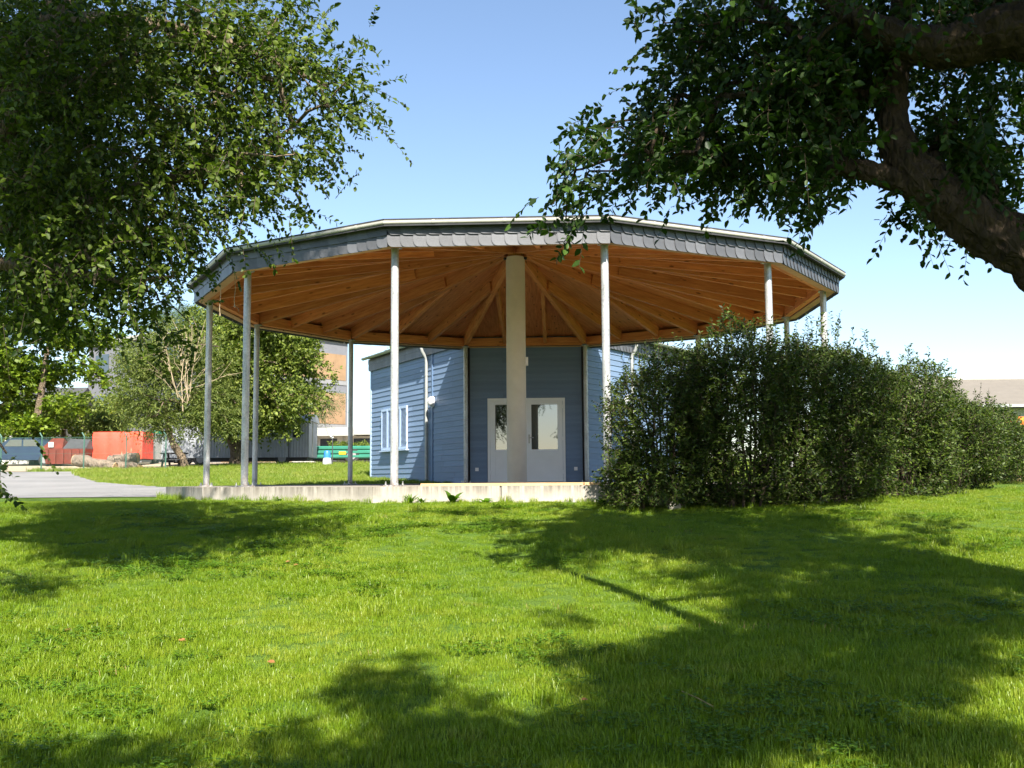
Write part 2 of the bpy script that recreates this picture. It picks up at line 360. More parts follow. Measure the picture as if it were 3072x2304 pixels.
def tree_parts(root, A, skel, mat_leaf, mat_bark, leaf=(.06, .034), per=9, K=11, tl=.34, droop=.35, hexa=True, nbig=0, rmin=.006, spread_a=.22, upward=.0, foliage='foliage', outward=None, jit=.8):
    A = np.asarray(A); br, _ = grow(A, skel, rmin)
    mb = MB()
    for pts, rad in br: mb.tube(pts, rad, 5, False)
    mb.build('branch', mat_bark, root, True)['kind'] = 'stuff'
    S = np.repeat(A, per, 0) + rng.normal(0, spread_a, (len(A) * per, 3))
    c = np.mean(np.array(skel), 0) if outward is None else np.array(outward)
    D = unit(unit(S - c) * .6 + rng.normal(0, .7, S.shape) + np.array((0, 0, upward)))
    Ln = tl * rng.uniform(.55, 1.25, len(S))
    P, DL, poly = twigs(S, D, Ln, K, droop, leaf)
    D2, N2 = leaf_frames(DL, .8, jit)
    ll = leaf[0] * rng.uniform(.6, 1.2, len(P)); ww = leaf[1] * (ll / leaf[0]) * rng.uniform(.85, 1.15, len(P))
    # the leaves that show largest stand as parts of their own
    if nbig:
        rel = P - np.array((0, 0, EYE)); yc = rel @ np.array(_f); u = (rel @ np.array(_r)) / yc; v = (rel @ np.array(_u)) / yc
        vis = (yc > 2) & (abs(u) < .49) & (abs(v) < .365); sc = np.where(vis, ll / yc, 0); big = np.argsort(-sc)[:nbig]; big = big[sc[big] > 0]
        protos = []
        for i in range(4):
            z = np.zeros((1, 3)); me = leaf_mesh('leaf', z, np.array([[1., 0, 0]]), np.array([[0, 0, 1.]]), np.array([1.]), np.array([leaf[1] / leaf[0]]), mat_leaf); 
            me.attributes['rnd'].data.foreach_set('value', np.full(6, i / 3., np.float32)); protos.append(me)
        for q, i in enumerate(big):
            s_ = np.cross(N2[i], D2[i]); m = Matrix(((D2[i][0], s_[0], N2[i][0], 0), (D2[i][1], s_[1], N2[i][1], 0), (D2[i][2], s_[2], N2[i][2], 0), (0, 0, 0, 1)))
            place('leaf', protos[q % 4], Matrix.Translation(Vector(P[i])) @ m @ Matrix.Scale(float(ll[i]), 4), root)
        keep = np.ones(len(P), bool); keep[big] = False; P, D2, N2, ll, ww = P[keep], D2[keep], N2[keep], ll[keep], ww[keep]
    o = adopt(link(bpy.data.objects.new(foliage, leaf_mesh(foliage, P, D2, N2, ll, ww, mat_leaf, hexa))), root); o['kind'] = 'stuff'
    t = adopt(link(bpy.data.objects.new('twig', twig_mesh('twig', poly, .0028, M['twig']))), root); t['kind'] = 'stuff'
def in_ellipses(ells, n, depth, jitter=.0):
    """n points inside picture-plane ellipses (in 2212-wide pixels) spread over a range of depths"""
    w = np.array([e[2] * e[3] * (e[4] if len(e) > 4 else 1) for e in ells]); w = w / w.sum(); out = []
    for i in rng.choice(len(ells), n, p=w):
        e = ells[i]; r = math.sqrt(rng.random()); a = rng.random() * 6.2832
        d0, d1 = e[5] if len(e) > 5 else depth
        k = 3072 / 2212
        out.append(spot((e[0] + e[2] * r * math.cos(a)) * k, (e[1] + e[3] * r * math.sin(a)) * k, rng.uniform(d0, d1)))
    return np.array(out)
def shade_points(ells, n, H):
    """points in a crown overhead whose shadow falls on the given patches of lawn"""
    w = np.array([e[2] * e[3] for e in ells]); w = w / w.sum(); out = []; k = 3072 / 2212
    for i in rng.choice(len(ells), n, p=w):
        e = ells[i]; r = math.sqrt(rng.random()); a = rng.random() * 6.2832
        g = on_ground((e[0] + e[2] * r * math.cos(a)) * k, (e[1] + e[3] * r * math.sin(a)) * k)
        h = rng.uniform(*H); out.append(g + np.array(SUN) / SUN.z * h)
    return np.array(out)


# ================================================================ ground
def sheet(name, xs, ys, mat, dz=0., mask=None):
    X, Y = np.meshgrid(xs, ys); Z = gz(X, Y) + dz; V = np.stack([X, Y, Z], -1).reshape(-1, 3); n = len(xs); m = len(ys)
    i, j = np.meshgrid(np.arange(n - 1), np.arange(m - 1)); a = (j * n + i).ravel(); Q = np.stack([a, a + 1, a + 1 + n, a + n], 1)
    o = link(bpy.data.objects.new(name, raw_mesh(name, V, Q, E0, mat, smooth=True))); o['kind'] = 'structure'; return o
def rows(name, ys, xl, xr, n, mat, dz):
    V = []
    for y in ys:
        x = np.linspace(xl(y), xr(y), n); V.append(np.stack([x, np.full(n, y), gz(x, y) + dz], 1))
    V = np.concatenate(V); m = len(ys); i, j = np.meshgrid(np.arange(n - 1), np.arange(m - 1)); a = (j * n + i).ravel()
    o = link(bpy.data.objects.new(name, raw_mesh(name, V, np.stack([a, a + 1, a + 1 + n, a + n], 1), E0, mat, smooth=True))); o['kind'] = 'structure'; return o
xs = np.concatenate([-np.geomspace(2500, 13, 16), np.arange(-12.6, 13, .3), np.geomspace(13, 2500, 16)])
ys = np.concatenate([-np.geomspace(300, 7, 8), np.arange(-6.6, 16, .3), np.arange(16, 60, 1.), np.geomspace(60, 3000, 18)])
sheet('lawn', xs, ys, M['lawn'])
road_r = lambda y: np.interp(y, [18.6, 19.2, 23.5, 25.5, 29.5, 36, 42.6], [-6.0, -6.2, -6.4, -8.4, -11.7, -15.0, -17.8])
rows('gravel_road', np.arange(18.7, 42.7, .4), lambda y: -48 + 0 * y, lambda y: road_r(y) + .12 * math.sin(y * 3.1) + .08 * math.sin(y * 7.7), 70, M['gravel'], .012)
yard_r = lambda y: np.interp(y, [43.2, 48.5, 49.5, 80], [-14.2, -13.0, 5, 8])
rows('yard_ground', np.arange(43.3, 80, .8), lambda y: -60 + 0 * y, yard_r, 50, M['yard'], .012)

# ---------------------------------------------------------------- grass
C0 = np.array((.0845, 20.164)); DELTA = -.0452
def pc(a, R): return np.array((C0[0] + R * math.sin(a), C0[1] - R * math.cos(a)))
def blade_clump(name, n, size, h, w, mat, flowers=0):
    p = rng.uniform(-size, size, (n, 2)); hh = h * rng.uniform(.45, 1.15, n) * np.where(rng.random(n) < .06, 1.5, 1); a = rng.uniform(0, 6.283, n); lean = rng.uniform(.1, .75, n); la = rng.uniform(0, 6.283, n)
    sx, sy = np.cos(a) * w / 2, np.sin(a) * w / 2; lx, ly = np.cos(la) * lean * hh, np.sin(la) * lean * hh
    z0 = np.full(n, -.012)
    V = np.stack([np.stack([p[:, 0] - sx, p[:, 1] - sy, z0], 1), np.stack([p[:, 0] + sx, p[:, 1] + sy, z0], 1),
                  np.stack([p[:, 0] + sx * .8 + lx * .35, p[:, 1] + sy * .8 + ly * .35, hh * .6], 1), np.stack([p[:, 0] - sx * .8 + lx * .35, p[:, 1] - sy * .8 + ly * .35, hh * .6], 1),
                  np.stack([p[:, 0] + lx, p[:, 1] + ly, hh * (1 - .25 * lean)], 1)], 1)
    b = (np.arange(n) * 5)[:, None]; me = raw_mesh(name, V.reshape(-1, 3), b + np.array([[0, 1, 2, 3]]), b + np.array([[3, 2, 4]]), mat)
    return bpy.data.objects.new(name, me)
M['straw'] = plain('dry_cuttings', (.24, .17, .07), .9, 0, .35, 30, bmp=0)
col = bpy.data.collections.new('blade_sources')
for i in range(6): col.objects.link(blade_clump('grass_clump_%d' % i, 190, .17, (.038, .046, .03, .055, .042, .05)[i], .0042, M['grass']))
for i in range(3): col.objects.link(blade_clump('meadow_clump_%d' % i, 70, .22, (.10, .16, .22)[i], .012, M['meadow']))
def clover_clump(name, n, size, mat):
    p = np.zeros((n * 3, 3)); a0 = rng.uniform(0, 6.283, n); c = rng.uniform(-size, size, (n, 2)); hz = rng.uniform(.015, .045, n); ang = (a0[:, None] + np.array([0, 2.094, 4.189])[None]).ravel()
    P = np.stack([np.repeat(c[:, 0], 3), np.repeat(c[:, 1], 3), np.repeat(hz, 3)], 1); D = unit(np.stack([np.cos(ang), np.sin(ang), rng.normal(.1, .15, n * 3)], 1)); _d, Nn = leaf_frames(D, 2., .25)
    s = np.repeat(rng.uniform(.010, .018, n), 3); return bpy.data.objects.new(name, leaf_mesh(name, P, D, Nn, s, s * .95, mat, True))
for i in range(2): col.objects.link(clover_clump('clover_clump_%d' % i, 60, .13, M['leaf_weed']))
col.objects.link(blade_clump('straw_clump_0', 16, .15, .03, .004, M['straw']))
for i in range(2): col.objects.link(blade_clump('rough_clump_%d' % i, 80, .10, (.10, .15)[i], .006, M['grass']))
names = sorted(o.name for o in col.objects); vid = {n: i for i, n in enumerate(names)}
def scatter(name, P, variant, scale, label=None):
    me = bpy.data.meshes.new(name); me.from_pydata([tuple(p) for p in P], [], [])
    at = me.attributes.new('variant', 'INT', 'POINT'); at.data.foreach_set('value', np.asarray(variant, np.int32))
    at = me.attributes.new('rot', 'FLOAT_VECTOR', 'POINT'); rt = np.zeros((len(P), 3), np.float32); rt[:, 2] = rng.uniform(0, 6.283, len(P)); rt[:, :2] = rng.normal(0, .06, (len(P), 2)); at.data.foreach_set('vector', rt.ravel())
    at = me.attributes.new('scl', 'FLOAT', 'POINT'); at.data.foreach_set('value', np.asarray(scale, np.float32))
    o = link(bpy.data.objects.new(name, me)); o['kind'] = 'stuff'
    ng = bpy.data.node_groups.new(name, 'GeometryNodeTree')
    ng.interface.new_socket('Geometry', in_out='INPUT', socket_type='NodeSocketGeometry'); ng.interface.new_socket('Geometry', in_out='OUTPUT', socket_type='NodeSocketGeometry')
    n = ng.nodes; gi = n.new('NodeGroupInput'); go = n.new('NodeGroupOutput'); mp = n.new('GeometryNodeMeshToPoints'); ip = n.new('GeometryNodeInstanceOnPoints'); ci = n.new('GeometryNodeCollectionInfo')
    ci.inputs['Collection'].default_value = col; ci.inputs['Separate Children'].default_value = True; ci.inputs['Reset Children'].default_value = True
    def attr(nm, ty): a = n.new('GeometryNodeInputNamedAttribute'); a.data_type = ty; a.inputs['Name'].default_value = nm; return a.outputs['Attribute']
    L = ng.links; L.new(gi.outputs[0], mp.inputs['Mesh']); L.new(mp.outputs[0], ip.inputs['Points']); L.new(ci.outputs[0], ip.inputs['Instance']); ip.inputs['Pick Instance'].default_value = True
    L.new(attr('variant', 'INT'), ip.inputs['Instance Index']); L.new(attr('rot', 'FLOAT_VECTOR'), ip.inputs['Rotation']); L.new(attr('scl', 'FLOAT'), ip.inputs['Scale']); L.new(ip.outputs[0], go.inputs[0])
    md = o.modifiers.new('scatter', 'NODES'); md.node_group = ng
    if label: o['label'] = label; o['category'] = 'grass'
    return o
def free(x, y, rs=6.53):
    a = np.arctan2(x - C0[0], -(y - C0[1])) - DELTA; k = (a + np.pi / 12 * 0) % (np.pi / 6); n = np.hypot(x - C0[0], y - C0[1]) * np.cos(k - np.pi / 12 if False else ((a % (np.pi / 6)) - 0)) 
    r = np.hypot(x - C0[0], y - C0[1]); m = (a + np.pi / 12) % (np.pi / 6) - np.pi / 12       # angle from the nearest side's middle
    ok = r * np.cos(m) > rs * math.cos(np.pi / 12)
    ok &= ~((y > 18.6) & (y < 42.8) & (x < road_r(y) - .05))
    ok &= ~((y > 25.5) & (y < 33) & (x > -1.0 - .516 * (y - 25.6)) & (x < 1.9 + .643 * (y - 25.6)))
    ok &= ~((y > 43.2) & (x < yard_r(y))); return ok
# mown lawn in front
n = 30000; y = rng.uniform(2.0, 15.8, n); x = rng.uniform(-1, 1, n) * (.56 * y + 3.0); keep = free(x, y) & (rng.random(n) < np.interp(y, [2, 3.4, 7, 11, 15.5], [.4, .62, .66, .74, .72]))
x, y = x[keep], y[keep]; patch = np.sin(x * 1.7 + 1.3 * np.sin(y * .9)) * np.sin(y * 1.3 + x * .4)
scatter('grass_blades', np.stack([x, y, gz(x, y)], 1), rng.choice([vid['grass_clump_%d' % i] for i in range(6)], len(x)), np.clip(np.interp(y, [5, 9, 14], [.82, .66, .55]) * (1 + .25 * patch + rng.normal(0, .12, len(x))), .4, 1.6))
# coarser tufts standing out of the lawn
n = 260; y = rng.uniform(4, 13.4, n); x = rng.uniform(-1, 1, n) * (.54 * y + .4); k = free(x, y, 6.7); x, y = x[k], y[k]
ex = []
for k in range(12):                                                    # unmown fringe along the slab
    a0 = R_(-165 + 30 * k) + DELTA; p, q = pc(a0, 6.6), pc(a0 + math.pi / 6, 6.6)
    for s in np.arange(.01, 1, .045): ex.append(p + (q - p) * s + rng.normal(0, .04, 2))
ex = np.array(ex); ex = ex[free(ex[:, 0], ex[:, 1], 6.52) & (ex[:, 1] < 24)]
x2, y2 = np.concatenate([x, ex[:, 0]]), np.concatenate([y, ex[:, 1]])
scatter('grass_tufts', np.stack([x2, y2, gz(x2, y2)], 1), rng.choice([vid['rough_clump_0'], vid['rough_clump_1']], len(x2)), rng.uniform(.35, .85, len(x2)))
# clover patches and dry cuttings among the grass
pc_ = [(rng.uniform(-5, 5), rng.uniform(4.3, 13), rng.uniform(.3, 1.0)) for _ in range(34)]; q_ = []; r_ = []
for cx, cyy, rr in pc_:
    for _ in range(int(26 * rr * rr) + 5): q_.append((cx + rng.normal(0, rr * .6), cyy + rng.normal(0, rr * .5)))
for _ in range(34):
    cx, cyy = rng.uniform(-6, 6), rng.uniform(4.2, 13.2)
    for _k in range(rng.integers(1, 4)): r_.append((cx + rng.normal(0, .22), cyy + rng.normal(0, .14)))
q_, r_ = np.array(q_), np.array(r_); al = np.concatenate([q_, r_]); va = np.concatenate([rng.choice([vid['clover_clump_0'], vid['clover_clump_1']], len(q_)), np.full(len(r_), vid['straw_clump_0'])])
k = free(al[:, 0], al[:, 1], 6.7); al, va = al[k], va[k]
scatter('clover_and_cuttings', np.stack([al[:, 0], al[:, 1], gz(al[:, 0], al[:, 1])], 1), va, rng.uniform(.7, 1.3, len(al)))
# longer meadow grass behind and to the right
n = 16000; y = np.concatenate([rng.uniform(19, 50, n), rng.uniform(14, 45, n // 2)]); x = np.concatenate([rng.uniform(-20, -1.5, n), rng.uniform(4, 24, n // 2)]); k = free(x, y) & (y < 50); x, y = x[k], y[k]
k = (x < 0) | (np.abs(x) < .55 * y); x, y = x[k], y[k]; far = np.interp(y, [20, 30, 38, 48], [.3, .45, .8, 1.2])
scatter('meadow_grass', np.stack([x, y, gz(x, y)], 1), rng.choice([vid['meadow_clump_%d' % i] for i in range(3)], len(x)), far * rng.uniform(.6, 1.2, len(x)))

# ================================================================ open pavilion with twelve sides
pav = thing('pavilion', (C0[0], C0[1], 0), 'open twelve-sided pavilion with timber ceiling, slate fascia and steel posts', 'pavilion')
AK = [R_(-165 + 30 * k) + DELTA for k in range(12)]
c15 = math.cos(R_(15))
# concrete base, with one open joint in the front side
poly = [pc(a, 6.5) for a in AK]; outline = []
for k in range(12):
    outline.append(poly[k])
    if k == 5:
        p, q = poly[5], poly[6]; d = (q - p) / np.linalg.norm(q - p); nrm = np.array((-d[1], d[0])); s = 1.72
        outline += [p + d * (s - .012), p + d * (s - .012) + nrm * .05, p + d * (s + .012) + nrm * .05, p + d * (s + .012)]
MB().prism(outline, -.9, 0).build('base_slab', M['slab'], pav)
# posts
plate = MB().box((-.12, -.12, 0), (.12, .12, .018)).mesh('base_plate', M['galv'])
bolt = MB().lathe((0, 0, 0), [(.017, 0), (.017, .02), (.009, .021), (.009, .05)], 8).mesh('bolt', M['metal'])
post = MB().lathe((0, 0, 0), [(.056, 0), (.056, 3.39)], 24).mesh('post', M['galv'], True)
cap = MB().box((-.08, -.08, 0), (.08, .08, .014)).mesh('cap_plate', M['galv'])
for k, a in enumerate(AK):
    x, y = pc(a, 5.8); T = Matrix.Translation((x, y, .018)) @ Matrix.Rotation(a, 4, 'Z')
    p = place('post', post, T, pav)
    for nm, me, off in [('base_plate', plate, (0, 0, -.018)), ('cap_plate', cap, (0, 0, 3.39))] + [('bolt', bolt, (sx * .09, sy * .09, 0)) for sx in (-1, 1) for sy in (-1, 1)]:
        place(nm, me, Matrix.Translation(off), p)
# centre column
colm = MB().lathe((C0[0], C0[1], 0), [(.192, 0), (.192, .3), (.190, 2.5), (.188, 4.46)], 48).build('centre_column', M['pillar'], pav, True)
for a in (AK[3], AK[8]):
    mb = MB(); ux = np.array((math.sin(a), -math.cos(a), 0)); mb.obox((C0[0] + ux[0] * .21, C0[1] + ux[1] * .21, 4.43), ux, (ux[1], -ux[0], 0), (0, 0, 1), .022, .035, .02)
    mb.build('collar_bracket', M['seal'], colm)
ux = np.array((1, 0, 0)); MB().box((C0[0] + .185, C0[1] - .05, 2.31), (C0[0] + .235, C0[1] + .05, 2.47)).build('switch_box', M['white'], colm)
MB().lathe((C0[0], C0[1], 4.46), [(.15, 0), (.15, .34)], 24).build('hub', M['wood'], pav, True)
# rafters
SL = .193
def zb(r): return 3.425 + (5.8 - r) * SL
def beam(name, p0, p1, w, h, mat, parent):
    p0, p1 = Vector(p0), Vector(p1); X = (p1 - p0); L = X.length; X.normalize(); Y = Vector((0, 0, 1)).cross(X).normalized(); Z = X.cross(Y)
    me = MB().box((0, -w / 2, 0), (L, w / 2, h)).mesh(name, mat)
    return place(name, me, Matrix(((X.x, Y.x, Z.x, p0.x), (X.y, Y.y, Z.y, p0.y), (X.z, Y.z, Z.z, p0.z), (0, 0, 0, 1))), parent)
for a in AK:
    p, q = pc(a, 5.70), pc(a, .225); beam('hip_rafter', (*p, zb(5.70)), (*q, zb(.225)), .10, .26, M['wood'], pav)
slate_v = []
for side in range(12):
    am = AK[side] + R_(15); nv = np.array((math.sin(am), -math.cos(am))); tv = np.array((math.cos(am), math.sin(am)))   # outward, and to the right seen from outside
    at = lambda n_, s_: C0 + nv * n_ + tv * s_
    for s in (-.5, .5):
        n0, n1 = 2.05, 5.53; beam('jack_rafter', (*at(n1, s), zb(n1 / c15) + .035), (*at(n0, s), zb(n0 / c15) + .035), .08, .222, M['wood'], pav)
    hl = 5.8 * math.sin(R_(15))
    beam('rim_beam', (*at(5.8 * c15, -hl + .07), 3.424), (*at(5.8 * c15, hl - .07), 3.424), .12, .20, M['wood'], pav)
    # ceiling boards, laid parallel to the eaves
    X = Vector((*nv, -SL / c15)).normalized(); Y = Vector((*tv, 0)); Z = X.cross(Y); Z = Z if Z.z > 0 else -Z; Y = Z.cross(X)
    o = Vector((*C0, zb(0) + .268)); lim = 5.84 / math.cos(math.atan(SL / c15)); mb = MB(); s = .16
    while s < lim:
        e = min(s + .116, lim); k = math.tan(R_(15)) * math.cos(math.atan(SL / c15))
        mb.add([(s, -s * k, 0), (e, -e * k, 0), (e, e * k, 0), (s, s * k, 0), (s, -s * k, .018), (e, -e * k, .018), (e, e * k, .018), (s, s * k, .018)],
               [(0, 3, 2, 1), (4, 5, 6, 7), (0, 1, 5, 4), (1, 2, 6, 5), (2, 3, 7, 6), (3, 0, 4, 7)]); s += .12
    mt = Matrix(((X.x, Y.x, Z.x, o.x), (X.y, Y.y, Z.y, o.y), (X.z, Y.z, Z.z, o.z), (0, 0, 0, 1)))
    cb = place('ceiling_boards', mb.mesh('ceiling_boards', M['wood_ceil'] if 'wood_ceil' in M else M['wood']), mt, pav); cb['kind'] = 'stuff'
    lim2 = 5.97 / math.cos(math.atan(SL / c15)); mb = MB(); kk = k
    mb.add([(.0, 0, .024), (lim2, -lim2 * kk, .024), (lim2, lim2 * kk, .024), (.0, 0, .125), (lim2, -lim2 * kk, .125), (lim2, lim2 * kk, .125)], [(0, 2, 1), (3, 4, 5), (1, 2, 5, 4)])
    place('roof_panel', mb.mesh('roof_panel', M['roofing']), mt, pav)
    # fascia board, soffit strip, slates, gutter
    nf = 6.045 * c15; hf = nf * math.tan(R_(15)); mb = MB(); ni = nf - .025
    mb.prism([at(ni, -ni * math.tan(R_(15))), at(nf, -hf), at(nf, hf), at(ni, ni * math.tan(R_(15)))], 3.385, 3.70)
    fas = mb.build('fascia', M['roofing'], pav)
    n1, n2 = 5.8 * c15 + .065, ni - .003
    MB().prism([at(n1, -n1 * .268), at(n2, -n2 * .268), at(n2, n2 * .268), at(n1, n1 * .268)], 3.395, 3.415).build('soffit_strip', M['wood_pale'], pav)
    ns = 17; pitch = 2 * (hf + .006) / ns; Y2 = -nv                                       # local y runs inward
    base = Matrix(((tv[0], Y2[0], 0, 0), (tv[1], Y2[1], 0, 0), (0, 0, 1, 0), (0, 0, 0, 1)))
    if side == 0:
        def slate(w, h, ov, name='slate'):
            pts = [(0, h), (0, .095)] + [(.075 * (1 - math.cos(t)), .095 * (1 - math.sin(t))) for t in np.linspace(.25, math.pi / 2, 5)] + [(w + ov, 0), (w + ov, h)]
            f = lambda x, z, d: -(.022 - .019 * x / (w + .085)) - .008 * (1 - z / h) + d
            n_ = len(pts); mb = MB(); mb.add([(x, f(x, z, -.007), z) for x, z in pts] + [(x, f(x, z, 0), z) for x, z in pts], [list(range(n_)), list(range(n_, 2 * n_))[::-1]] + [(i, n_ + i, n_ + (i + 1) % n_, (i + 1) % n_) for i in range(n_)])
            return mb.mesh(name, M['slate'])
        sl = {(c, e): slate(pitch * (1 if e < 2 else .5), (.19, .165)[c], .085 if e == 0 else 0.) for c in (0, 1) for e in (0, 1, 2)}
    joined = MB()
    for c in (0, 1):
        for i in range(ns):
            s = -hf - .006 + pitch * i; p = at(nf + .004 + .012 * c, s); jz = rng.normal(0, .0015)
            T = Matrix.Translation((p[0], p[1], (3.365, 3.535)[c] + jz)) @ base @ Matrix.Rotation(rng.normal(0, .004), 4, 'Y')
            me = sl[(c, 1 if i == ns - 1 else 0)]
            if 2 <= side <= 8: place('slate', me, T, fas)
            else:
                vs = [T @ v.co for v in me.vertices]; joined.add(vs, [list(p_.vertices) for p_ in me.polygons])
    if joined.v: o2 = joined.build('slates', M['slate'], fas); o2['kind'] = 'stuff'
    # half-round gutter
    prof = [(0, 0), (.004, -.03), (.02, -.048), (.05, -.054), (.10, -.054), (.13, -.049), (.145, -.038), (.150, -.02), (.150, 0)]; prof = prof + [(x_ * .93 + .005, z_ * .93 + .001) for x_, z_ in prof[::-1]]
    nb = nf + .008; zg = 3.715; vs = []; n_ = len(prof)
    for sgn in (-1, 1):
        for dx, dzz in prof: vs.append((*at(nb + dx, sgn * (nb + dx) * math.tan(R_(15))), zg + dzz))
    g = MB().add(vs, [(i, (i + 1) % n_, n_ + (i + 1) % n_, n_ + i) for i in range(n_)]).build('gutter', M['zinc'], pav, True)
    for s in (-1.0, 0., 1.0):
        pr = [(.075 + (a_ - .075) * 1.07, b_ * 1.07 + .003) for a_, b_ in prof[:9]]; pr = pr + [(.075 + (a_ - .075) * 1.01, b_ * 1.01 + .003) for a_, b_ in prof[:9][::-1]]
        vs = []; m_ = len(pr)
        for ds in (-.022, .022):
            for dx, dzz in pr: vs.append((*at(nb + dx, s + .1 + ds), zg + dzz))
        MB().add(vs, [(i, (i + 1) % m_, m_ + (i + 1) % m_, m_ + i) for i in range(m_)] + [list(range(m_)), list(range(m_, 2 * m_))[::-1]]).build('gutter_clip', M['zinc'], g)

# ================================================================ blue clapboard house joined to the back of the pavilion
Lc, Kc = pc(AK[0], 5.8), pc(AK[11], 5.8)
ub = (Kc - Lc) / np.linalg.norm(Kc - Lc); nb_ = np.array((ub[1], -ub[0]))            # along the door wall, and out of it (to the viewer)
def rot2(v, d): c, s = math.cos(R_(d)), math.sin(R_(d)); return np.array((v[0] * c - v[1] * s, v[0] * s + v[1] * c))
dL, dR = rot2(-ub, -60), rot2(ub, 60); nL, nR = rot2(dL, 90), rot2(dR, -90)
LEN = 6.9; WT = 3.47
house = thing('blue_house', (*(Lc + Kc) / 2, 0), 'blue clapboard house behind the pavilion with white double door', 'house')
def W(o, d, n, t, out, z): p = o + d * t + n * out; return (p[0], p[1], z)
board_cache = {}
def boards(wall, o, d, n, t0, t1, z0, z1, pitch=.145):
    """each lap board is a piece of its own, bottom edge proud of the board below; d runs to the right seen from outside"""
    z = z0
    while z < z1 - .02:
        h = min(pitch, z1 - z); key = round(h, 3)
        if key not in board_cache:
            mb = MB(); mb.add([(0, -.026, 0), (1, -.026, 0), (1, -.010, h + .006), (0, -.010, h + .006), (0, -.004, 0), (1, -.004, 0), (1, -.003, h + .006), (0, -.003, h + .006)],
                              [(0, 1, 2, 3), (7, 6, 5, 4), (0, 4, 5, 1), (3, 2, 6, 7), (0, 3, 7, 4), (1, 5, 6, 2)]); board_cache[key] = mb.mesh('board', M['blue'])
        y = -n; cut = [t0, t1] if t1 - t0 < 1.5 else [t0, t0 + (t1 - t0) * rng.uniform(.25, .75), t1]      # butt joint
        for a, b in zip(cut, cut[1:]):
            p = W(o, d, n, a + .0015, 0, z + rng.normal(0, .001)); T = Matrix(((d[0] * (b - a - .003), y[0], 0, p[0]), (d[1] * (b - a - .003), y[1], 0, p[1]), (0, 0, 1, p[2]), (0, 0, 0, 1)))
            place('board', board_cache[key], T, wall)
        z += pitch
def wbox(mb, o, d, n, t0, t1, n0, n1, z0, z1):
    return mb.prism([(o + d * t0 + n * n0), (o + d * t1 + n * n0), (o + d * t1 + n * n1), (o + d * t0 + n * n1)], z0, z1)
# door wall
oF = Lc - nb_ * .10; wl = np.linalg.norm(Kc - Lc); dx0, dx1, dh = .535, 2.485, 2.12
mb = MB(); wbox(mb, oF, ub, nb_, .0, dx0, -.12, 0, .005, WT + .2); wbox(mb, oF, ub, nb_, dx1, wl, -.12, 0, .005, WT + .2); wbox(mb, oF, ub, nb_, dx0 + .001, dx1 - .001, -.12, 0, dh, WT + .2)
wf = mb.build('wall', M['blue_trim'], house)
boards(wf, oF, ub, nb_, .10, dx0 - .01, .03, dh); boards(wf, oF, ub, nb_, dx1 + .01, wl - .10, .03, dh); boards(wf, oF, ub, nb_, .10, wl - .10, dh + .005, 3.40)
for t in (.075, wl - .075): MB().prism([oF + ub * (t - .02) + nb_ * .0, oF + ub * (t + .02) + nb_ * .0, oF + ub * (t + .02) + nb_ * .035, oF + ub * (t - .02) + nb_ * .035], .01, 3.41).build('corner_strip', M['seal'], wf)  # dark strips painted in for the shade of the gaps beside the posts
# side walls
oL, oR = Lc + dL * .06, Kc + dR * .06
sL, sR = -dL, dR                                                                         # running right seen from outside
eL = oL + dL * LEN                                                                       # left wall measured from its far end
mb = MB(); wbox(mb, eL, sL, nL, 0, LEN, -.12, 0, -.1, 3.80); wL = mb.build('wall', M['blue_trim'], house)
mb = MB(); wbox(mb, oR, sR, nR, 0, LEN, -.12, 0, -.1, 3.80); wR = mb.build('wall', M['blue_trim'], house)
boards(wL, eL, sL, nL, .07, LEN - 2.05, .0, WT); boards(wL, eL, sL, nL, LEN - 1.97, LEN - .03, .0, WT)
boards(wR, oR, sR, nR, .03, 1.97, .0, WT); boards(wR, oR, sR, nR, 2.05, LEN - .07, .0, WT)
for w_, o, d, n, ts in ((wL, eL, sL, nL, (.035, LEN - 2.01)), (wR, oR, sR, nR, (2.01, LEN - .035))):
    for t in ts: mb = MB(); wbox(mb, o, d, n, t - .035, t + .035, 0, .04, 0, WT); mb.build('corner_strip', M['shutter' if t < .1 else 'blue_trim'], w_)  # far-left trim takes the paler paint, its lit edge put into the colour
mb = MB(); e2 = oR + dR * LEN; mb.prism([eL - nL * .12, e2 - nR * .12, e2 - nR * .12 + np.array((0, .12)), eL - nL * .12 + np.array((0, .12))], -.1, 3.80); mb.build('wall', M['blue_trim'], house)
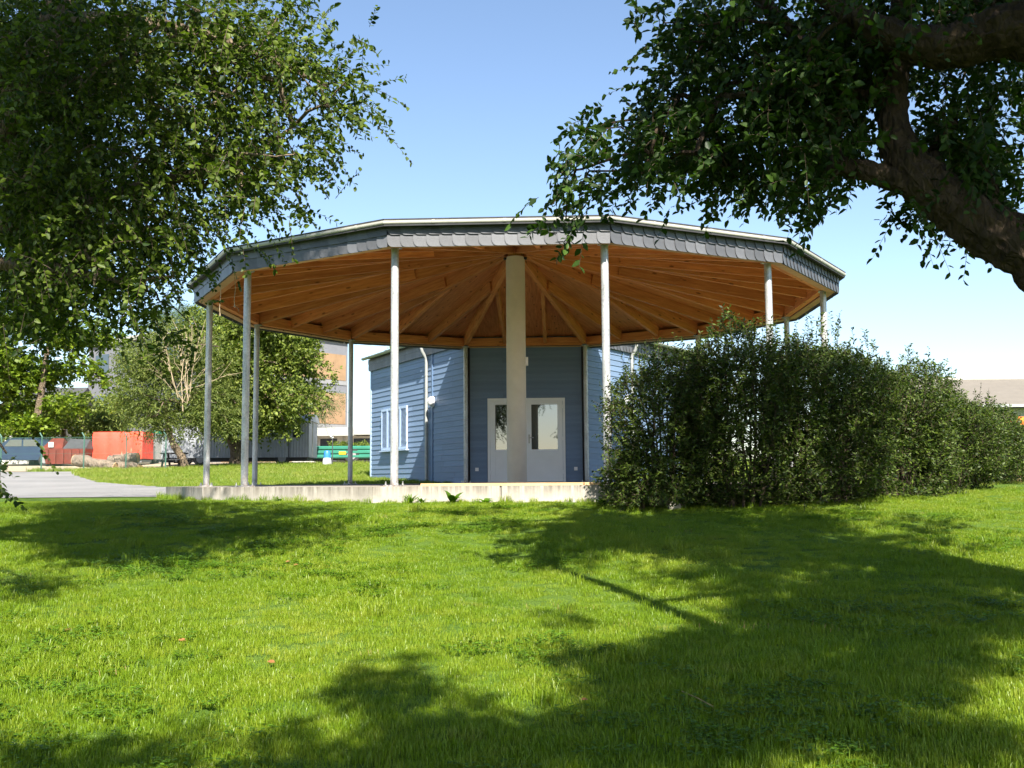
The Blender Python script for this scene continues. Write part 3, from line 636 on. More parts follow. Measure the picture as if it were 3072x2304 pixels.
# roof, slate-hung fascia, gutters, downpipes
rp = [Lc + dL * .40 + nL * .22, eL + nL * .22 + dL * .12, e2 + nR * .22 + dR * .12, Kc + dR * .40 + nR * .22]
MB().prism(rp, [3.845] * 4, [3.885] * 4).build('roof', M['roofing'], house)
for o, d, n, t0, t1, gt0, gt1, first in ((eL, sL, nL, -.06, LEN - .42, -.14, LEN - 2.3, True), (oR, sR, nR, .42, LEN + .06, 2.35, LEN + .14, False)):
    mb = MB(); wbox(mb, o, d, n, t0, t1, .0, .05, WT, 3.84); fa = mb.build('fascia', M['roofing'], house)
    ns = int((t1 - t0) / .185); base = Matrix(((d[0], -n[0], 0, 0), (d[1], -n[1], 0, 0), (0, 0, 1, 0), (0, 0, 0, 1)))
    for c in (0, 1):
        for i in range(ns):
            p = o + d * (t0 + .0 + (t1 - t0) / ns * i) + n * (.052 + .009 * c); T = Matrix.Translation((p[0], p[1], (WT - .01, WT + .175)[c])) @ base @ Matrix.Diagonal((1, 1, 1.12, 1))
            place('slate', sl[(c, 1 if i == ns - 1 else 0)], T, fa)
    pr = [(.075 - .065 * math.cos(t), -.065 * math.sin(t)) for t in np.linspace(0, math.pi, 9)]; pr = pr + [(a * .93 + .005, b * .93) for a, b in pr[::-1]]; vs = []; m_ = len(pr)
    for t in (gt0, gt1):
        for a, b in pr: vs.append(W(o, d, n, t, .16 + a, 3.87 + b))
    MB().add(vs, [(i, (i + 1) % m_, m_ + (i + 1) % m_, m_ + i) for i in range(m_)] + [list(range(m_)), list(range(m_, 2 * m_))[::-1]]).build('gutter', M['zinc_dark' if first else 'zinc'], house, True)
    tp = LEN - 2.30 if first else 2.42
    dp = MB().tube([W(o, d, n, tp, .23, 3.82), W(o, d, n, tp, .23, 3.66), W(o, d, n, tp, .20, 3.56), W(o, d, n, tp, .095, 3.40), W(o, d, n, tp, .08, 3.30), W(o, d, n, tp, .08, .02)], .042, 14).build('downpipe', M['zinc_dark'], house, True)
    for z in (.6, 2.9): MB().tube([W(o, d, n, tp, .08, z), W(o, d, n, tp, .08, z + .03)], .049, 14).build('pipe_clip', M['zinc_dark'], dp)
# louvred shutters on the left wall
win = LEN - 5.80; mb = MB(); wbox(mb, eL, sL, nL, win - .06, win + 2.12, .03, .13, .93, .97); sh = mb.build('shutter_sill', M['shutter'], house)
for i in range(4):
    a = win + i * .515; mb = MB()
    for x0, x1, z0, z1 in ((a + .005, a + .06, .98, 2.20), (a + .45, a + .505, .98, 2.20), (a + .061, a + .449, .98, 1.05), (a + .061, a + .449, 2.13, 2.20)): wbox(mb, eL, sL, nL, x0, x1, .035, .085, z0, z1)
    leafp = mb.build('shutter', M['shutter'], house); mb = MB(); z = 1.065
    while z < 2.115: mb.obox(W(eL, sL, nL, a + .255, .058, z + .012), (*sL, 0), (*(nL * .8), -.6), (*(nL * .6), .8), .193, .02, .003); z += .034
    lo = mb.build('louvres', M['shutter'], leafp); lo['kind'] = 'stuff'
    if i in (0, 3):
        for z in (1.15, 1.95): mb = MB(); tt = a if i == 0 else a + .51; wbox(mb, eL, sL, nL, tt - .03, tt + .03, .086, .10, z, z + .05); mb.build('hinge', M['metal'], leafp)
# double door
D0 = -.055
def dbox(mb, t0, t1, n0, n1, z0, z1): return wbox(mb, oF, ub, nb_, t0, t1, n0, n1, z0, z1)
mb = MB(); dbox(mb, dx0 + .004, dx0 + .065, D0, .02, .005, dh - .004); dbox(mb, dx1 - .065, dx1 - .004, D0, .02, .005, dh - .004); dbox(mb, dx0 + .0655, dx1 - .0655, D0, .02, dh - .075, dh - .004); dbox(mb, dx0 + .0655, dx1 - .0655, D0, .02, .005, .03)
door = mb.build('double_door', M['white'], house)
mid = (dx0 + dx1) / 2
for s, a, b in ((0, dx0 + .07, mid - .003), (1, mid + .003, dx1 - .07)):
    st = .125; mb = MB(); z0, z1 = .034, dh - .079
    dbox(mb, a, a + st, D0 + .01, .028, z0, z1); dbox(mb, b - st, b, D0 + .01, .028, z0, z1)
    dbox(mb, a + st + .0005, b - st - .0005, D0 + .01, .028, z0, .16); dbox(mb, a + st + .0005, b - st - .0005, D0 + .01, .028, .745, .83); dbox(mb, a + st + .0005, b - st - .0005, D0 + .01, .028, 1.95, z1)
    mb.build('door_leaf', M['white'], door)
    mb = MB(); dbox(mb, a + st - .01, b - st + .01, D0 + .02, .012, .15, .75); mb.build('door_panel', M['white'], door)
    mb = MB(); dbox(mb, a + st - .01, b - st + .01, D0 + .03, .006, .82, 1.96); mb.build('glass_pane', M['glass'], door)
    for z in (.22, 1.05, 1.85): mb = MB(); h_ = a - .02 if s == 0 else b - .015; dbox(mb, h_, h_ + .035, .0285, .045, z, z + .09); mb.build('hinge', M['white'], door)
    mb = MB(); dbox(mb, (a + .02, b - .42)[s], (a + .42, b - .02)[s], .0285, .07, dh - .16, dh - .10); mb.build('door_closer', M['white'], door)
mb = MB(); h_ = mid + .05; dbox(mb, h_, h_ + .04, .0285, .038, .98, 1.2); hn = mb.build('handle', M['metal'], door)
mb = MB(); mb.tube([W(oF, ub, nb_, h_ + .02, .038, 1.12), W(oF, ub, nb_, h_ + .02, .085, 1.12), W(oF, ub, nb_, h_ + .14, .085, 1.12)], .011, 10).build('handle', M['metal'], door, True)
mb = MB(); dbox(mb, dx0 - .02, dx1 + .02, .03, .16, .004, .02); mb.build('threshold', M['zinc_dark'], door)
for t in (.27, wl - .27):
    mb = MB(); dbox(mb, t - .042, t + .042, .028, .05, .30, .385); so = mb.build('socket', M['white'], house); mb = MB(); dbox(mb, t - .025, t + .025, .0505, .055, .315, .37); mb.build('socket_lid', M['white'], so)
# wall lamps
def wall_lamp(o, d, n, t, z, label):
    r = thing('wall_lamp', W(o, d, n, t, .04, z), label, 'lamp', 'wall lamps on the blue house')
    c = np.array(W(o, d, n, t, .04, z)); d3 = np.array((*d, 0)); n3 = np.array((*n, 0)); up = np.array((0, 0, 1.))
    def dome(r0, k, a0, a1, push):
        vs = []; fs = []; m_ = 20; rings = 8
        for i in range(rings + 1):
            ph = math.pi / 2 * i / rings
            for j in range(m_ + 1):
                th = a0 + (a1 - a0) * j / m_; vs.append(c + n3 * (push + k * math.sin(ph)) + (d3 * math.cos(th) + up * math.sin(th) * 1.2) * r0 * math.cos(ph))
        for i in range(rings):
            for j in range(m_): q = i * (m_ + 1) + j; fs.append((q, q + 1, q + m_ + 2, q + m_ + 1))
        return MB().add(vs, fs)
    pts = [c + (d3 * math.cos(a) + up * 1.2 * math.sin(a)) * .125 for a in np.linspace(0, 2 * math.pi, 24, endpoint=False)]
    MB().add(pts + [p + n3 * .035 for p in pts], [list(range(24))[::-1], list(range(24, 48))] + [(i, (i + 1) % 24, 24 + (i + 1) % 24, 24 + i) for i in range(24)]).build('back_plate', M['white'], r, True)
    dome(.112, .115, 0, 2 * math.pi, .0352).build('globe', M['lampglass'], r, True)
    dome(.121, .128, .15, math.pi - .15, .0352).build('hood', M['white'], r, True)
M['lampglass'] = plain('frosted_lamp', (.62, .63, .63), .3, 0, .04, 5, bmp=0)
wall_lamp(eL, sL, nL, LEN - 1.93, 2.17, 'grey dome lamp on the shaded corner trim left of the door')
wall_lamp(oR, sR, nR, 2.12, 2.17, 'white dome lamp on the sunlit blue wall right of the door')

# ================================================================ trees near the viewer
def limb(root, pts, rad, mat, name='limb', n=14, wob=.0, seg=6):
    """tapering limb with a slightly knobbly surface"""
    P = []; Rr = []
    for i in range(len(pts) - 1):
        for s in np.linspace(0, 1, seg + 1)[:-1 if i < len(pts) - 2 else None]:
            a, b, c, d = (np.array(pts[max(i - 1, 0)]), np.array(pts[i]), np.array(pts[i + 1]), np.array(pts[min(i + 2, len(pts) - 1)]))
            P.append(.5 * (2 * b + (c - a) * s + (2 * a - 5 * b + 4 * c - d) * s * s + (3 * b - a - 3 * c + d) * s ** 3)); Rr.append(rad[i] + (rad[i + 1] - rad[i]) * s)
    Rr = [r * (1 + rng.normal(0, .04)) for r in Rr]
    mb = MB(); mb.tube(P, Rr, n); V = np.array(mb.v)
    if wob:                                                           # furrows that run along the limb, and knots
        Fu = rng.normal(0, 1, (len(P), n)); Fu = (Fu + np.roll(Fu, 1, 0) + np.roll(Fu, -1, 0)) / 1.7; C_ = np.repeat(np.array(P), n, 0)
        V = C_ + (V - C_) * (1 + Fu.reshape(-1, 1) * wob)
    mb.v = [tuple(v) for v in V]; mb.build(name, mat, root, True); return P
K_ = 3072 / 2212
# --- old plum-like tree leaning in from the right
base = (5.5, 6.7, gz(5.5, 6.7) - .1)
rt = thing('leaning_tree', (5.5, 6.7, gz(5.5, 6.7)), 'old tree with thick leaning trunk and dark leaves hanging in from the right', 'tree', 'trees around the lawn')
t1 = limb(rt, [base, (4.75, 6.85, .15), spot(3180, 835, 7.0), spot(2930, 668, 7.1), spot(2740, 510, 7.2), spot(2680, 370, 7.3), spot(2690, 170, 7.4), spot(2700, -120, 7.4), spot(2560, -620, 7.2)], [.36, .29, .205, .185, .150, .105, .088, .075, .04], M['bark_dark'], 'trunk', 40, .055, 14)
t2 = limb(rt, [(4.75, 6.85, .15), (4.55, 6.5, 1.6), spot(3420, 250, 6.6), spot(3080, 95, 6.8), spot(2790, 140, 7.0), spot(2520, 20, 7.1), spot(2200, -350, 7.0)], [.26, .23, .21, .185, .14, .085, .04], M['bark_dark'], 'limb', 36, .055, 14)
t3 = limb(rt, [spot(2690, 170, 7.4), spot(2590, 300, 7.5), spot(2400, 120, 7.7), spot(2230, -60, 7.8), spot(2050, -300, 7.8)], [.07, .075, .065, .055, .025], M['bark_dark'], 'limb', 12, .04)
t4 = limb(rt, [spot(2740, 560, 7.2), spot(2620, 520, 7.15), spot(2490, 488, 7.1)], [.09, .075, .055], M['bark_dark'], 'broken_limb', 26, .07, 12)
t5 = limb(rt, [(4.55, 6.5, 1.6), (4.2, 5.0, 3.4), (3.4, 3.2, 4.6), (2.2, 1.8, 5.6)], [.17, .13, .09, .05], M['bark_dark'], 'limb', 12, .04)
sh_ = [on_ground(*q) + np.array(SUN) / SUN.z * h_ for q, h_ in (((2330, 1985), 4.3), ((2120, 1880), 4.7), ((1900, 1790), 5.1), ((1740, 1730), 5.4), ((1600, 1680), 5.7))]
t7 = limb(rt, [(4.2, 5.0, 3.4)] + sh_, [.12, .10, .085, .075, .055, .03], M['bark_dark'], 'limb', 16, .05, 8)      # bough over the lawn
t6 = limb(rt, [spot(2560, -620, 7.2), (1.0, 6.0, 5.6), (-.4, 4.8, 6.2)], [.05, .04, .02], M['bark_dark'], 'limb', 10, .04)
skel_r = t1[24::2] + t2[10::2] + t3 + t5 + t6 + t7[8:]
ell_r = [(1640, 140, 170, 110), (1520, 60, 70, 60), (1500, 285, 90, 85), (1390, 345, 65, 45), (1430, 410, 30, 15, .8), (1620, 345, 110, 60), (1760, 260, 130, 120), (1760, 415, 50, 18), (1870, 90, 150, 100), (2090, 330, 90, 130), (2110, 170, 90, 40, .9), (2130, 40, 100, 70, 1.2), (1930, 455, 25, 18, .8),
         (2020, 420, 60, 40, .8), (1275, 275, 45, 8, 2.2), (1270, 362, 34, 14, 1.4), (1250, 430, 8, 10, 1.3), (1222, 478, 4, 4, 4.), (1562, 500, 4, 8, 3.), (1650, 472, 16, 6, 1.2), (1810, 460, 20, 8, 1.), (2060, 540, 18, 6, 1.5), (1445, 60, 14, 25, 1.), (1410, 60, 8, 8, 1.), (1420, 215, 20, 14, 1.)]
A = in_ellipses(ell_r, 300, (6.9, 8.6))
over = in_ellipses([(1700, -140, 300, 140), (2150, -150, 300, 160), (2400, 300, 120, 300)], 70, (6.2, 8.8))
sh_r = [(1700, 1230, 300, 60), (1960, 1300, 200, 70), (1680, 1340, 70, 30), (1800, 1420, 230, 70), (1500, 1440, 160, 60), (1350, 1470, 60, 50), (2000, 1600, 200, 40), (1650, 1500, 200, 40), (1400, 1590, 200, 60), (1120, 1650, 90, 30), (1040, 1362, 40, 18), (1220, 1330, 30, 16), (2080, 1330, 140, 50), (1880, 1330, 300, 45), (1850, 1490, 170, 30), (1560, 1530, 120, 30), (1010, 1108, 90, 10), (1190, 1140, 120, 22), (1230, 1222, 90, 8), (1560, 1370, 60, 20), (2010, 1420, 140, 28), (1720, 1565, 90, 14), (1250, 1420, 40, 20), (1900, 1160, 120, 30), (1480, 1130, 130, 25)]
B = shade_points(sh_r, 690, (4.5, 10.5))
def toward_sun(P, lo, hi): P = np.asarray(P); return P + np.array(SUN)[None] / SUN.z * rng.uniform(lo, hi, len(P))[:, None]
tr_ = np.array(t1[20:90] + t2[14:70]); T_ = toward_sun(tr_[rng.integers(0, len(tr_), 70)] + rng.normal(0, .12, (70, 3)), 1.9, 4.2)
vis_r = toward_sun(in_ellipses(ell_r[:14], 150, (6.9, 8.6)), 2.6, 6.5)
hd = toward_sun(np.stack([rng.uniform(1.4, 4.7, 130), rng.uniform(12.4, 13.4, 130), rng.uniform(.0, 1.9, 130)], 1), 3.8, 6.6)
A = np.concatenate([A, over, B, T_, hd, vis_r])
tree_parts(rt, A, skel_r, M['leaf_r'], M['bark_dark'], leaf=(.070, .040), per=9, K=11, tl=.25, droop=.35, nbig=300, spread_a=.11, rmin=.0055)

# --- leafy elm reaching in from the left
lt = thing('leafy_tree', (-6.2, 8.4, gz(-6.2, 8.4)), 'tall leafy green tree filling the upper left of the view', 'tree', 'trees around the lawn')
b0 = (-6.2, 8.4, gz(-6.2, 8.4) - .1)
l1 = limb(lt, [b0, (-5.9, 8.5, .4), (-5.4, 8.6, 2.0), spot(40, 330, 8.7), spot(165, 60, 8.8), spot(230, -350, 8.9), (-3.6, 8.4, 7.2), (-3.7, 8.2, 9.6), (-3.6, 8.4, 12.0)], [.30, .24, .19, .14, .12, .10, .08, .06, .03], M['bark_mid'], 'trunk', 16, .04)
l2 = limb(lt, [(-5.4, 8.6, 2.0), spot(150, 640, 8.4), spot(430, 560, 8.2), spot(720, 480, 8.1), spot(880, 380, 8.1)], [.09, .07, .05, .03, .012], M['bark_mid'], 'limb', 10, .04)
l3 = limb(lt, [spot(165, 60, 8.8), spot(380, 60, 8.6), spot(640, 110, 8.3), spot(880, 210, 8.2), spot(980, 260, 8.2)], [.07, .055, .04, .025, .01], M['bark_mid'], 'limb', 10, .04)
l4 = limb(lt, [(-5.4, 8.6, 2.0), spot(120, 800, 8.2), spot(330, 840, 8.0), spot(520, 830, 7.9)], [.06, .05, .03, .01], M['bark_mid'], 'limb', 10, .04)
l5 = limb(lt, [(-5.9, 8.5, .4), (-5.0, 8.0, .9), (-4.2, 7.8, .75), spot(20, 1360, 7.8)], [.05, .035, .02, .008], M['bark_mid'], 'limb', 8, .04)
skel_l = l1[8:] + l2 + l3 + l4 + l5[-4:]
ell_l = [(130, 130, 170, 140), (420, 130, 180, 110), (600, 110, 70, 80), (680, 160, 30, 40), (690, 250, 25, 40), (620, 330, 45, 40), (450, 330, 140, 90), (525, 400, 28, 20), (150, 400, 160, 130), (330, 500, 90, 60), (120, 560, 120, 60), (60, 640, 90, 50, .8), (250, 610, 70, 25), (430, 480, 30, 20), (395, 560, 14, 10), (745, 175, 10, 14, 1.2), (700, 310, 16, 12, 1.), (650, 410, 18, 12, 1.), (555, 440, 12, 6, 1.), (400, 650, 12, 20, .8), (330, 640, 40, 22, .8), (455, 540, 14, 8, .8), (405, 690, 6, 8, 3.)]
A = in_ellipses(ell_l, 330, (7.4, 9.6))
dark_ = in_ellipses([(70, 120, 140, 150), (120, 380, 150, 130), (60, 560, 100, 70)], 110, (8.8, 10.6))
low = in_ellipses([(-62, 965, 6, 6), (-66, 1035, 5, 6)], 4, (7.6, 7.9))
tall = np.stack([rng.uniform(-6.6, -3.0, 40), rng.uniform(6.4, 10, 40), rng.uniform(5.2, 11.0, 40)], 1)
fb_ = [np.array((*(pc(AK[4], 6.1) * (1 - s) + pc(AK[5], 6.1) * s), z)) for s, z in zip(rng.uniform(-.05, .62, 34) ** 1.0, rng.uniform(3.4, 3.75, 34))]
fb_ += [np.array((*pc(AK[k], 5.8), z)) for k in (3, 4, 4) for z in rng.uniform(0, 3.3, 26)]
tall = np.concatenate([tall, toward_sun(fb_, 7.0, 9.5), toward_sun(in_ellipses([(90, 250, 150, 280), (200, 480, 150, 120)], 170, (7.6, 9.2)), 1.6, 6.0)])
B = shade_points([(90, 1265, 70, 20), (260, 1190, 90, 25), (330, 1105, 300, 14), (420, 1150, 60, 16), (60, 1150, 60, 30), (740, 1100, 90, 6)], 60, (5.2, 8.5))
tree_parts(lt, np.concatenate([A, dark_, low, tall, B]), skel_l, M['leaf_l'], M['bark_mid'], leaf=(.054, .032), per=12, K=14, tl=.32, droop=.22, nbig=300, spread_a=.17, rmin=.0055)

# --- tree standing behind the viewer: seen only by the shadow it lays on the lawn and in the door glass
st = thing('shade_tree', (-2.2, -5.0, gz(-2.2, -5.0)), 'broad tree behind the viewer that shades the near edge of the lawn', 'tree', 'trees around the lawn')
s1 = limb(st, [(-2.2, -5, gz(-2.2, -5) - .1), (-2.1, -4.9, 1.2), (-1.9, -4.5, 3.4), (-1.5, -3.6, 5.6), (-1.2, -2.6, 7.6)], [.34, .27, .22, .15, .07], M['bark_dark'], 'trunk', 16, .04)
s2 = limb(st, [(-1.9, -4.5, 3.4), (-.6, -3.4, 4.8), (.8, -2.0, 5.6)], [.12, .09, .04], M['bark_dark'], 'limb', 10, .04)
s3 = limb(st, [(-1.9, -4.5, 3.4), (-3.2, -3.2, 4.6), (-3.9, -1.4, 5.6)], [.12, .09, .04], M['bark_dark'], 'limb', 10, .04)
sh_s = [(835, 1505, 34, 26), (960, 1620, 100, 30), (570, 1625, 16, 22), (310, 1655, 24, 10), (760, 1690, 160, 14), (60, 1680, 30, 10)]
B = shade_points(sh_s, 66, (4.8, 9.5)); B2 = np.stack([rng.uniform(-4.5, 1.2, 60), rng.uniform(-8, -3.4, 60), rng.uniform(4.0, 6.6, 60)], 1)
tree_parts(st, np.concatenate([B, B2]), s1[12:] + s2 + s3, M['leaf_s'], M['bark_dark'], leaf=(.085, .052), per=9, K=11, tl=.32, droop=.3, spread_a=.16, rmin=.006)

# ================================================================ shrubs of the hedge on the right
def shrub(x, y, rx, ry, h, n, label, leaf=(.055, .020), shoots=38, sl=(.15, .42), name='hedge_shrub'):
    z0 = float(gz(x, y)); r = thing(name, (x, y, z0), label, 'shrub', 'shrubs of the hedge beside the pavilion')
    mb = MB()
    for i in range(14):
        a = rng.uniform(0, 6.283); q = rng.uniform(.2, .75); top = (x + rx * q * math.cos(a), y + ry * q * math.sin(a), z0 + h * rng.uniform(.55, .9))
        bs = (x + .25 * rx * math.cos(a), y + .25 * ry * math.sin(a), z0 - .05); md = [(b + t) / 2 + rng.normal(0, .06) for b, t in zip(bs, top)]; mb.tube([bs, md, top], [.02, .014, .006], 5, False)
    mb.build('stem', M['twig'], r)
    lum = [(unit(rng.normal(0, 1, 3)), rng.uniform(.0, .42)) for _ in range(34)]
    def surf(d):
        k = np.ones(len(d))
        for u_, am in lum: k += am * np.exp(-((1 - d @ u_) / .05))
        return k * .80
    m = n // 9; d = unit(rng.normal(0, 1, (m, 3))); q = surf(d) * np.where(rng.random(m) < .72, rng.uniform(.80, 1.0, m), rng.uniform(.35, .85, m))
    hr = np.hypot(d[:, 0], d[:, 1]); wide = np.where(d[:, 2] < .25, np.minimum(.97 / np.maximum(hr, .35), 1.45), 1.)          # bushy down to the ground
    S = np.stack([x + rx * d[:, 0] * q * wide, y + ry * d[:, 1] * q * wide, z0 + h * (.47 + .47 * np.clip(d[:, 2] * q * np.where(d[:, 2] < 0, 1.25, 1), -1, 1.2)) + .03], 1)
    D = unit(d * np.array((.5, .5, .3)) + rng.normal(0, .38, (m, 3)) + np.array((0, 0, .75)))
    P, DL, poly = twigs(S, D, .17 * rng.uniform(.6, 1.4, m), 9, .12, leaf, .75)
    # upright shoots on the top
    a = rng.uniform(0, 6.283, shoots); q = np.sqrt(rng.random(shoots)) * .8; S2 = np.stack([x + rx * q * np.cos(a), y + ry * q * np.sin(a), z0 + h * (.5 + .45 * np.sqrt(1 - q * q))], 1)
    P2, DL2, poly2 = twigs(S2, np.array((0, 0, 1.)) + rng.normal(0, .13, (shoots, 3)), rng.uniform(*sl, shoots), 16, .05, leaf, .6)
    P, DL = np.concatenate([P, P2]), np.concatenate([DL, DL2]); poly = tuple(np.concatenate([a_, b_]) for a_, b_ in zip(poly, poly2))
    k = P[:, 2] > gz(P[:, 0], P[:, 1]) + .01; P, DL = P[k], DL[k]
    D2, N2 = leaf_frames(DL, .5, .8); ll = leaf[0] * rng.uniform(.6, 1.25, len(P))
    o = adopt(link(bpy.data.objects.new('foliage', leaf_mesh('foliage', P, D2, N2, ll, ll * leaf[1] / leaf[0] * 1.15, M['leaf_h'], False))), r); o['kind'] = 'stuff'
    t = adopt(link(bpy.data.objects.new('twig', twig_mesh('twig', poly, .003, M['twig']))), r); t['kind'] = 'stuff'
    return r
shrub(2.0, 13.25, .74, .75, 1.98, 25000, 'loose dark shrub with gaps at the left end of the hedge, beside the post', shoots=40)
shrub(2.95, 13.15, 1.05, .95, 2.28, 42000, 'tall dense dark shrub directly behind the small stone block')
shrub(4.15, 13.7, 1.05, 1.0, 2.30, 40000, 'tall shrub in front of the right pavilion post')
shrub(5.35, 14.7, 1.05, 1.05, 1.92, 34000, 'rounded shrub at the middle of the hedge under the pavilion roof corner')
shrub(6.6, 16.1, 1.1, 1.1, 1.54, 30000, 'sunlit shrub just right of the pavilion roof in the hedge', sl=(.15, .4))
shrub(7.9, 17.9, 1.1, 1.15, 1.32, 26000, 'second last shrub toward the right end of the hedge', sl=(.12, .32))
shrub(9.0, 19.3, .85, 1.1, 1.05, 20000, 'lowest rounded shrub at the right end of the hedge', sl=(.1, .25))
shrub(1.55, 13.05, .42, .40, .62, 5000, 'low straggly shrub at the foot of the hedge next to the slab', shoots=14)

# ================================================================ background trees
def far_tree(name, label, base, pts, rad, clumps, n, leaf, mat, barkm, flat=.7, up=.6, droop=.2, group='trees behind the pavilion', K=7, tl=.5):
    r = thing(name, (base[0], base[1], float(gz(base[0], base[1]))), label, 'tree', group)
    sk = limb(r, [(base[0], base[1], float(gz(base[0], base[1])) - .1)] + pts, rad, barkm, 'trunk', 10, .05)
    A = np.array([c[:3] for c in clumps]); br, _ = grow(A, sk[len(sk) // 3:], .018); mb = MB()
    for p, q in br: mb.tube(p, q, 5, False)
    mb.build('branch', barkm, r, True)['kind'] = 'stuff'
    w = np.array([c[3] ** 2 for c in clumps]); idx = rng.choice(len(clumps), n // K, p=w / w.sum()); c = np.array(clumps)[idx]
    d = unit(rng.normal(0, 1, (len(c), 3))); q = np.where(rng.random(len(c)) < .75, rng.uniform(.75, 1, len(c)), rng.random(len(c)))[:, None]
    S = c[:, :3] + d * q * c[:, 3:4] * np.array((1, 1, flat)); D = unit(d * .8 + rng.normal(0, .5, d.shape) + np.array((0, 0, .15)))
    P, DL, poly = twigs(S, D, tl * rng.uniform(.5, 1.2, len(S)), K, droop, leaf); D2, N2 = leaf_frames(DL, up, .7); ll = leaf[0] * rng.uniform(.6, 1.25, len(P))
    o = adopt(link(bpy.data.objects.new('crown', leaf_mesh('crown', P, D2, N2, ll, ll * leaf[1] / leaf[0], mat, False))), r); o['kind'] = 'stuff'
    return r
def cl(e, n, depth, rad):
    """clump centres over picture-plane ellipses, with a radius each"""
    p = in_ellipses(e, n, depth); return [(*q, rng.uniform(*rad)) for q in p]
# maple at the left
x0, y0 = spot(104, 1383, 55)[:2]
far_tree('maple_tree', 'bright yellow-green maple in layers at the left behind the fence', (x0, y0), [(x0, y0, 2.4), spot(120, 1200, 55), spot(150, 1000, 55), spot(170, 880, 55)], [.30, .24, .18, .10, .04],
         cl([(60, 860, 90, 90), (190, 780, 100, 70), (110, 700, 110, 40), (240, 840, 40, 55), (60, 780, 80, 100), (-60, 800, 80, 110)], 46, (53.6, 56.6), (.55, 1.05)), 24000, (.22, .17), M['leaf_maple'], M['bark_mid'], .42, 1.6)
# willow with dead branches
x0, y0 = spot(562, 1412, 44)[:2]
wl_ = far_tree('willow_tree', 'grey-green willow with bare dead branches in its crown', (x0, y0), [spot(545, 1370, 44), spot(515, 1320, 44), spot(500, 1240, 44), spot(520, 1120, 44)], [.20, .17, .13, .10, .04],
         cl([(330, 850, 55, 60), (420, 860, 60, 50), (470, 870, 50, 40), (300, 810, 30, 50), (360, 760, 60, 50), (330, 900, 55, 18), (400, 905, 70, 14), (430, 780, 60, 60), (480, 900, 50, 16), (290, 870, 30, 30)], 84, (42.6, 45.6), (.45, .85)), 40000, (.17, .045), M['leaf_willow'], M['bark_mid'], .8, .3, .6)
b0 = spot(556, 1290, 42.9)
for tip, k in (((545, 985), .03), ((560, 1010), .03), ((600, 1000), .03), ((618, 1020), .02), ((480, 985), .02), ((500, 1080), .02), ((575, 975), .02), ((640, 1090), .02), ((470, 1110), .015), ((690, 1120), .02), ((520, 1020), .015), ((590, 1060), .015)):
    st_ = spot(552 + rng.normal(0, 16), 1200 + rng.normal(0, 18), 42.6 + rng.normal(0, .15)); e = spot(*tip, 42.4 + rng.normal(0, .3)); m1 = st_ * .6 + e * .4 + rng.normal(0, .07, 3); m2 = st_ * .3 + e * .7 + rng.normal(0, .07, 3)
    mb = MB(); mb.tube([st_, m1, m2, e], [k * .7, k * .55, k * .4, k * .15], 5, False)
    for _ in range(6):
        q = rng.uniform(.2, .95); p = m1 * (1 - q) + e * q; v = (e - st_) * rng.uniform(.15, .35) + rng.normal(0, .22, 3); mb.tube([p, p + v * .5 + rng.normal(0, .03, 3), p + v], [k * .4, k * .3, k * .12], 4, False)
    mb.build('dead_branch', M['dead'], wl_)
# dense tree between willow and house, pine behind it
x0, y0 = spot(705, 1398, 47)[:2]
far_tree('lime_tree', 'dense round green tree in front of the site wagon', (x0, y0), [spot(712, 1350, 47), spot(690, 1290, 47), spot(720, 1150, 47), spot(760, 1000, 47)], [.36, .30, .24, .15, .05],
         cl([(560, 820, 90, 90), (600, 740, 60, 60), (500, 760, 60, 60), (625, 860, 40, 60), (500, 860, 50, 50), (570, 920, 60, 20), (450, 720, 60, 40), (540, 700, 60, 30), (672, 770, 14, 40), (668, 840, 18, 30)], 110, (45.4, 48.8), (.5, .95)), 52000, (.17, .10), M['leaf_dense'], M['bark_mid'], .8)
far_tree('pine_tree', 'dark pine with a ragged branch poking out to the right before the tall building', spot(760, 1395, 56)[:2], [spot(750, 1300, 56), spot(720, 1100, 56), spot(640, 950, 56)], [.26, .22, .15, .05],
         cl([(360, 690, 45, 18), (320, 710, 20, 14), (420, 685, 40, 14), (655, 790, 20, 10), (690, 885, 16, 8), (712, 865, 10, 6), (725, 860, 5, 5), (690, 905, 10, 5), (650, 840, 30, 20), (670, 880, 20, 15), (470, 690, 50, 14)], 70, (54.8, 57), (.32, .55)), 20000, (.17, .022), M['needle'], M['bark_dark'], .8, .2)
far_tree('round_tree', 'small tree whose top shows above the blue house roof', spot(1235, 1400, 46)[:2], [spot(1235, 1250, 46), spot(1235, 1100, 46)], [.15, .12, .05], cl([(890, 775, 22, 18), (880, 790, 30, 20)], 14, (45.4, 46.6), (.4, .7)), 5000, (.18, .11), M['leaf_dense'], M['bark_mid'])
far_tree('hazel_tree', 'mid-green bushy tree behind the red skip', spot(190, 1380, 64)[:2], [spot(190, 1300, 64), spot(195, 1220, 64)], [.2, .15, .05], cl([(130, 900, 60, 40), (70, 905, 50, 30), (190, 905, 40, 35), (230, 890, 30, 40)], 40, (61, 66), (.6, 1.1)), 11000, (.22, .13), M['leaf_dense'], M['bark_mid'])
far_tree('elder_tree', 'pale flowering bush above the red tarpaulin trailer', spot(340, 1385, 61)[:2], [spot(340, 1340, 61), spot(345, 1300, 61)], [.12, .1, .05], cl([(245, 925, 22, 8), (225, 918, 14, 10), (262, 915, 12, 10)], 16, (60, 62), (.35, .6)), 4200, (.16, .10), M['leaf_willow'], M['bark_mid'])
